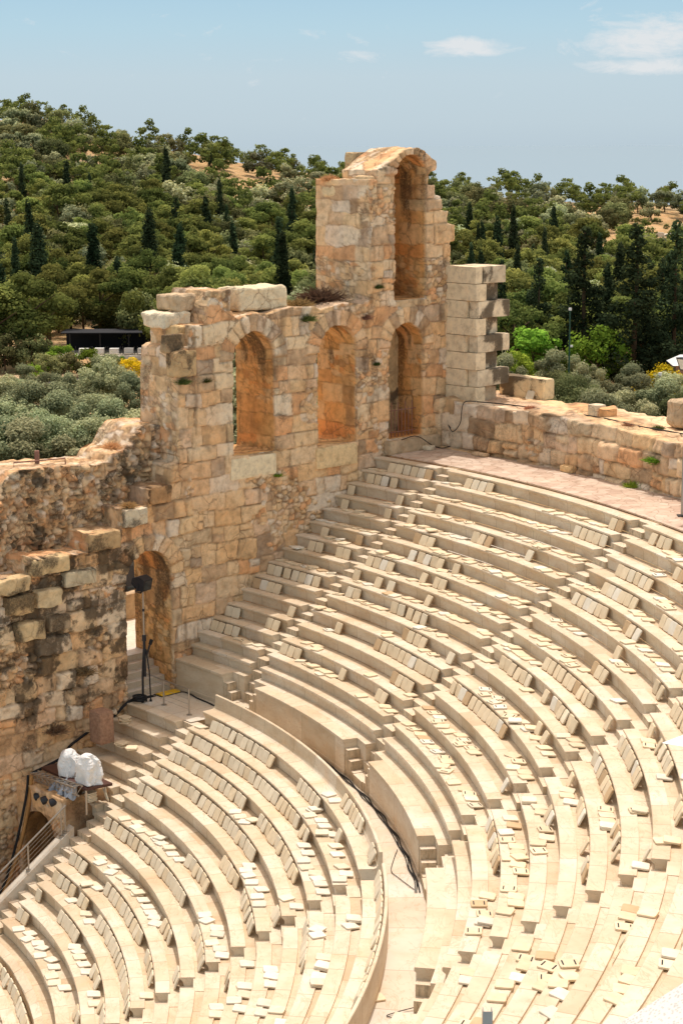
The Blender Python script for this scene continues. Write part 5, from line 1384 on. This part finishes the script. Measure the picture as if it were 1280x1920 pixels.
def put(sec, bk, k, th, pose, strip=False, tone=None, lift=0.0, dr=0.0, yaw=None):
    if sec == 'U': r0, z0, dr_, dz = RU1 + DR * (k - 1), DZU * (k - 1), DR, DZU
    else: r0, z0, dr_, dz = RT0 - DRL * k, ZT0 - DZL * k, DRL, DZL
    er, et, ez = frame(th); top = (sec == 'L' and k == 0)
    if pose == 'lean':
        a = R_(cg.uniform(60, 74)); yw = R_(cg.normal(0, 3)) if yaw is None else yaw
        X = et * math.cos(yw) + er * math.sin(yw); er2 = er * math.cos(yw) - et * math.sin(yw)
        Y = er2 * math.cos(a) + ez * math.sin(a); Zv = -er2 * math.sin(a) + ez * math.cos(a)
        if top: foot, zf = r0 + .60 - CD * math.cos(a) - .03, z0 + .012
        else: foot, zf = r0 + dr_ - .003 - CD * math.cos(a), z0 - .052 + .006
        o = er * (foot + dr) + ez * zf + Y * (CD / 2 + .0) - Zv * 0.0
        o = o + ez * (CH * abs(Zv[2]) * .1)
    else:
        yw = R_(cg.normal(0, 9) + (cg.uniform(-40, 40) if cg.uniform() < .16 else 0)) if yaw is None else yaw
        tl = R_(-6.5) if (not top) else 0.0; ctr = r0 + (.47 if not top else .27) + dr + cg.normal(0, .03)
        if not top and cg.uniform() < .25: ctr, tl = r0 + .235, 0.0
        X0 = et * math.cos(yw) + er * math.sin(yw); Y0 = er * math.cos(yw) - et * math.sin(yw)
        Y = Y0 * math.cos(tl) + ez * math.sin(tl); X = X0; Zv = np.cross(X, Y)
        if Zv[2] < 0: X = -X; Zv = np.cross(X, Y)
        zc = z0 + .006 + (-.021 if tl else 0)
        o = er * ctr + ez * (zc + lift)
    Zv = np.cross(X, Y)
    m = Matrix(((X[0], Y[0], Zv[0], o[0]), (X[1], Y[1], Zv[1], o[1]), (X[2], Y[2], Zv[2], o[2]), (0, 0, 0, 1)))
    if tone is None: tone = (('white' if cg.uniform() < .75 else 'pale') if pose == 'flat' else ('pale' if cg.uniform() < .7 else 'beige')) if sec == 'L' else ('beige' if cg.uniform() < .70 else ('white' if cg.uniform() < .35 else ('pale' if cg.uniform() < .7 else 'tan')))
    CUSH.append((m, tone, pose, strip, sec, bk, k, th))
def fill(sec, bk, k, f0, f1, pl, pf, stay=.62, strip=.0, step=None):
    """runs of leaning / flat / empty places between fractions f0..f1 of the row"""
    ends = (UP if sec == 'U' else LO)[bk]
    r = (RU1 + DR * (k - 1) + .6) if sec == 'U' else (RT0 - DRL * k + .55)
    a0, a1 = end_angle(*ends[0], r), end_angle(*ends[1], r); L = (a0 - a1) * r; x = max(.32, f0 * L); st = 'n'
    xe = min(L - .32, f1 * L)
    while x < xe:
        if cg.uniform() > stay or x == max(.32, f0 * L):
            q = cg.uniform(); st = 'lean' if q < pl else ('flat' if q < pl + pf else 'n')
        if st != 'n':
            put(sec, bk, k, a0 - x / r, st, strip=(st == 'flat' and cg.uniform() < strip))
            if st == 'flat' and cg.uniform() < .10: put(sec, bk, k, a0 - x / r, 'flat', lift=.052, dr=.03)
        x += CW * (1.03 if st == 'lean' else 1.0) + abs(cg.normal(0, .03)) + (.10 if cg.uniform() < .1 else 0) + (.16 if st == 'flat' and cg.uniform() < .4 else 0)
for k in range(1, 14):
    fill('U', 'A', k, .05, .97, .34, .48, .6, .18)
    fill('U', 'B', k, .02, .97, .26, .50, .62, .16)
    if k == 13: fill('U', 'C', k, .08, .97, .80, .16, .9)
    elif k <= 4:
        fill('U', 'C', k, .02, .60, .16, .66, .66, .5); fill('U', 'C', k, .60, .98, .30, .52, .6, .25)
    else:
        fill('U', 'C', k, .02, .55, .25, .48, .62, .25); fill('U', 'C', k, .55, .98, .50, .30, .66, .1)
    if k <= 3: fill('U', 'D', k, .04, .9, .16, .56, .66, .5)
    elif k <= 12: fill('U', 'D', k, .02, .42, .62, .22, .7, .1); fill('U', 'D', k, .42, .97, .18, .24, .55, .2)
    if k <= 10: fill('U', 'E', k, .03, .8, .02, .24, .45, .3)
fill('L', 'b', 0, .02, .62, .80, .10, .86); fill('L', 'b', 0, .62, .98, .72, .2, .8)
fill('L', 'c', 0, .02, .40, .75, .1, .85)
for k in range(1, 13):
    fill('L', 'b', k, .02, .62, .80, .10, .86); fill('L', 'b', k, .62, .985, .48, .34, .68)
for k in range(14, 18): fill('L', 'b', k, .1, .9, .55, .2, .7)
for k in range(1, 7): fill('L', 'c', k, .02, .6, .10, .52, .55)
# piles lying on the short lower block by the wall, one on the walkway, one on the wall top
er, et, ez = frame(R_(40))
def free(p, x, y, tilt, tone, label, n=0):
    X = np.array([math.cos(x), math.sin(x), 0]); Y = np.array([-math.sin(x), math.cos(x), 0]); Y2 = Y * math.cos(tilt) + ez * math.sin(tilt); Zv = np.cross(X, Y2)
    m = Matrix(((X[0], Y2[0], Zv[0], p[0]), (X[1], Y2[1], Zv[1], p[1]), (X[2], Y2[2], Zv[2], p[2]), (0, 0, 0, 1)))
    o = bpy.data.objects.new('seat_cushion', CM[tone]); o.matrix_world = m; link(o); tag(o, label, 'cushion', 'loose seat cushions')
free(tdz(18.92, -24.54, ZW + .004), .3, 0, 0, 'beige', 'single beige cushion lying on the curved walkway near the bottom edge')
free(pol(49.95, R_(40.35), 8.16), -.75, 0, R_(62), 'pale', 'single pale cushion leaning against the long parapet block on the curved wall')
for nm, tt, dd, zz, cnt in (('beside the brown block', 28.9, -.45, ZT0 - DZL * 2 + .006, 4), ('on the row below the brown block', 27.95, -1.55, ZT0 - DZL * 3 + .006, 3), ('next to the lower pile', 28.0, -2.1, ZT0 - DZL * 3 + .006, 2)):
    for i in range(cnt):
        free(tdz(tt + cg.normal(0, .04), dd + cg.normal(0, .06), zz + i * .058), A0 + cg.normal(0, .35), 0, 0, 'beige', f"shaded cushion in the pile {nm}, {nth(i + 1)} from the bottom")
for i in range(6): free(tdz(25.7 + cg.normal(0, .02), -2.55 + cg.normal(0, .02), -4.42 + i * .057), A0 + cg.normal(0, .06), 0, 0, 'pale', f"pale cushion in the stack under the equipment table, {nth(i + 1)} from the bottom")
free(tdz(26.1, -2.95, -4.2), A0 + 1.2, 0, R_(75), 'pale', 'pale cushion propped on edge beside the stack under the equipment table')

dist = [math.hypot(*(np.array(c[0].translation) - CAM)) for c in CUSH]
# keep what the frame shows
keep = []
def pix(P):
    v = np.array(P) - CAM; cp, sp = math.cos(PITCH), math.sin(PITCH); cr, sr = math.cos(ROLL), math.sin(ROLL)
    fw = np.array([0, cp, -sp]); up = np.array([0, sp, cp]); rt = np.array([1.0, 0, 0]); r2 = rt * cr + up * sr; u2 = -rt * sr + up * cr
    return 640 + FPX * (v @ r2) / (v @ fw), 960 - FPX * (v @ u2) / (v @ fw)
for i, c in enumerate(CUSH):
    x, y = pix(c[0].translation)
    if -25 < x < 1305 and y < 1950: keep.append((dist[i], x, i))
keep.sort()
first, later = keep[:285], keep[285:]
counts = {}
for d_, x, i in sorted(first, key=lambda q: q[1]):
    m, tone, pose, strip, sec, bk, k, th = CUSH[i]; key = (sec, bk, k, pose); counts[key] = counts.get(key, 0) + 1
    o = bpy.data.objects.new('seat_cushion', CM[tone]); o.matrix_world = m; link(o)
    row = f"{nth(k)} row above the walkway" if sec == 'U' else ("backrest row" if k == 0 else f"{nth(k)} row below the walkway")
    tag(o, f"{nth(counts[key])} {'leaning' if pose == 'lean' else 'flat'} cushion from the left, {row}, {SHORT[bk]}", 'cushion', 'loose seat cushions')
    if strip:
        for s in (-1, 1): link(bpy.data.objects.new('velcro_strip', STRIP[s]), o)
V = []; F = []; nv = 0; SV = []; SF = []; MI = []
for d_, x, i in later:
    m, tone, pose, strip, sec, bk, k, th = CUSH[i]; me = CM[tone]
    V += [tuple(m @ v.co) for v in me.vertices]; F += [tuple(nv + q for q in p.vertices) for p in me.polygons]; MI += [('beige', 'pale', 'tan', 'white').index(tone)] * len(me.polygons); nv += len(me.vertices)
    if strip:
        for s in (-1, 1):
            b0 = nv; V += [tuple(m @ Vector(v)) for v in STRIPM[s].v]; F += [tuple(b0 + q for q in p) for p in STRIPM[s].f]; MI += [4] * len(STRIPM[s].f); nv += len(STRIPM[s].v)
far = bpy.data.objects.new('far_cushions', mesh_data('far_cushions', V, F)); link(far)
for k in ('cush_beige', 'cush_pale', 'cush_tan', 'cush_white', 'black'): far.data.materials.append(M[k])
far.data.polygons.foreach_set('material_index', np.array(MI, np.int32))
tag(far, 'many smaller beige cushions scattered over the upper seat rows', 'cushions', kind='stuff')
print('CUSHIONS', len(CUSH), len(keep))

# ------------------------------------------------------------------ sky, sun, camera
SUN_EL, SUN_AZ = R_(71.5), R_(2)           # azimuth from +Y towards +X
w = bpy.data.worlds.new('World'); SC.world = w; w.use_nodes = True; nt = w.node_tree
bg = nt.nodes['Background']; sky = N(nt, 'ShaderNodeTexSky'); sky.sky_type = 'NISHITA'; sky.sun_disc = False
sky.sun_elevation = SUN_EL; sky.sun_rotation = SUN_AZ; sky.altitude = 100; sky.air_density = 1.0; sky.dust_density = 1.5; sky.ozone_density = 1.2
tc = N(nt, 'ShaderNodeTexCoord'); sx = N(nt, 'ShaderNodeSeparateXYZ'); nt.links.new(tc.outputs['Generated'], sx.inputs[0])
# summer haze towards the horizon, with a few small clouds in it
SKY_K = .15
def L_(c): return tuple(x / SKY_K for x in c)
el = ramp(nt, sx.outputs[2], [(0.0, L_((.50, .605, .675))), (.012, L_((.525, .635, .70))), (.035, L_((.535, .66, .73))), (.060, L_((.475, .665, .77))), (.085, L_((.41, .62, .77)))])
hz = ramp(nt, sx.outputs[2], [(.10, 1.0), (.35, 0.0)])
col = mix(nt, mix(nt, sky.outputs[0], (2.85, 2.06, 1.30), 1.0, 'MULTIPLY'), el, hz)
mp = N(nt, 'ShaderNodeMapping'); mp.inputs['Scale'].default_value = (1.0, 1.0, 2.3); nt.links.new(tc.outputs['Generated'], mp.inputs[0])
cn = noise(nt, 30, 9, mp.outputs[0], .68, .5); cm_ = noise(nt, 7.5, 2, mp.outputs[0], .5)
def blob(x0, z0, rx, rz):
    """soft patch of sky round a direction, where a cloud may form"""
    a = N(nt, 'ShaderNodeMath', operation='MULTIPLY_ADD'); nt.links.new(sx.outputs[0], a.inputs[0]); a.inputs[1].default_value = 1 / rx; a.inputs[2].default_value = -x0 / rx
    b = N(nt, 'ShaderNodeMath', operation='MULTIPLY_ADD'); nt.links.new(sx.outputs[2], b.inputs[0]); b.inputs[1].default_value = 1 / rz; b.inputs[2].default_value = -z0 / rz
    p = N(nt, 'ShaderNodeMath', operation='MULTIPLY'); nt.links.new(a.outputs[0], p.inputs[0]); nt.links.new(a.outputs[0], p.inputs[1])
    q = N(nt, 'ShaderNodeMath', operation='MULTIPLY_ADD'); nt.links.new(b.outputs[0], q.inputs[0]); nt.links.new(b.outputs[0], q.inputs[1]); nt.links.new(p.outputs[0], q.inputs[2])
    return ramp(nt, q.outputs[0], [(0.0, 1.0), (1.0, 0.0)])
cl = None
for args in ((.160, .053, .050, .016), (.065, .050, .034, .007), (.185, .042, .03, .006), (-.01, .058, .10, .006), (.0, .045, .05, .004), (.16, .040, .045, .006)):
    s = blob(*args); k = 1.0 if args[0] > .05 else .30
    s = N_mul(nt, s, k)
    if cl is None: cl = s
    else:
        mx = N(nt, 'ShaderNodeMath', operation='MAXIMUM'); nt.links.new(cl, mx.inputs[0]); nt.links.new(s, mx.inputs[1]); cl = mx.outputs[0]
ad = N(nt, 'ShaderNodeMath', operation='MULTIPLY_ADD'); nt.links.new(cl, ad.inputs[0]); ad.inputs[1].default_value = .38; nt.links.new(cn, ad.inputs[2])
cf = ramp(nt, ad.outputs[0], [(.63, 0.0), (.86, .95)])
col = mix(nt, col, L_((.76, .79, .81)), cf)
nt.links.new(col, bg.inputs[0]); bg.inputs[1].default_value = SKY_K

sl = bpy.data.lights.new('Sun', 'SUN'); sl.energy = 3.0; sl.angle = R_(.5); sl.color = (1.0, .96, .905)
so = bpy.data.objects.new('Sun', sl); link(so)
sdir = Vector((math.sin(SUN_AZ) * math.cos(SUN_EL), math.cos(SUN_AZ) * math.cos(SUN_EL), math.sin(SUN_EL)))
so.rotation_euler = sdir.to_track_quat('Z', 'Y').to_euler(); so.location = (0, 0, 60)

cd = bpy.data.cameras.new('Camera'); co = bpy.data.objects.new('Camera', cd); link(co)
cp, sp, cr, sr = math.cos(PITCH), math.sin(PITCH), math.cos(ROLL), math.sin(ROLL)
fw = np.array([0, cp, -sp]); up = np.array([0, sp, cp]); rt = np.array([1.0, 0, 0]); r2 = rt * cr + up * sr; u2 = -rt * sr + up * cr
co.matrix_world = Matrix(((r2[0], u2[0], -fw[0], CAM[0]), (r2[1], u2[1], -fw[1], CAM[1]), (r2[2], u2[2], -fw[2], CAM[2]), (0, 0, 0, 1)))
cd.sensor_fit = 'HORIZONTAL'; cd.sensor_width = 36; cd.lens = 36 * FPX / 1280; cd.clip_start = .5; cd.clip_end = 300000
SC.camera = co
SC.render.resolution_x, SC.render.resolution_y = 682, 1024
SC.view_settings.view_transform = 'Standard'; SC.view_settings.look = 'None'; SC.view_settings.exposure = 0; SC.view_settings.gamma = 1
SC.cycles.max_bounces = 8; SC.cycles.diffuse_bounces = 5
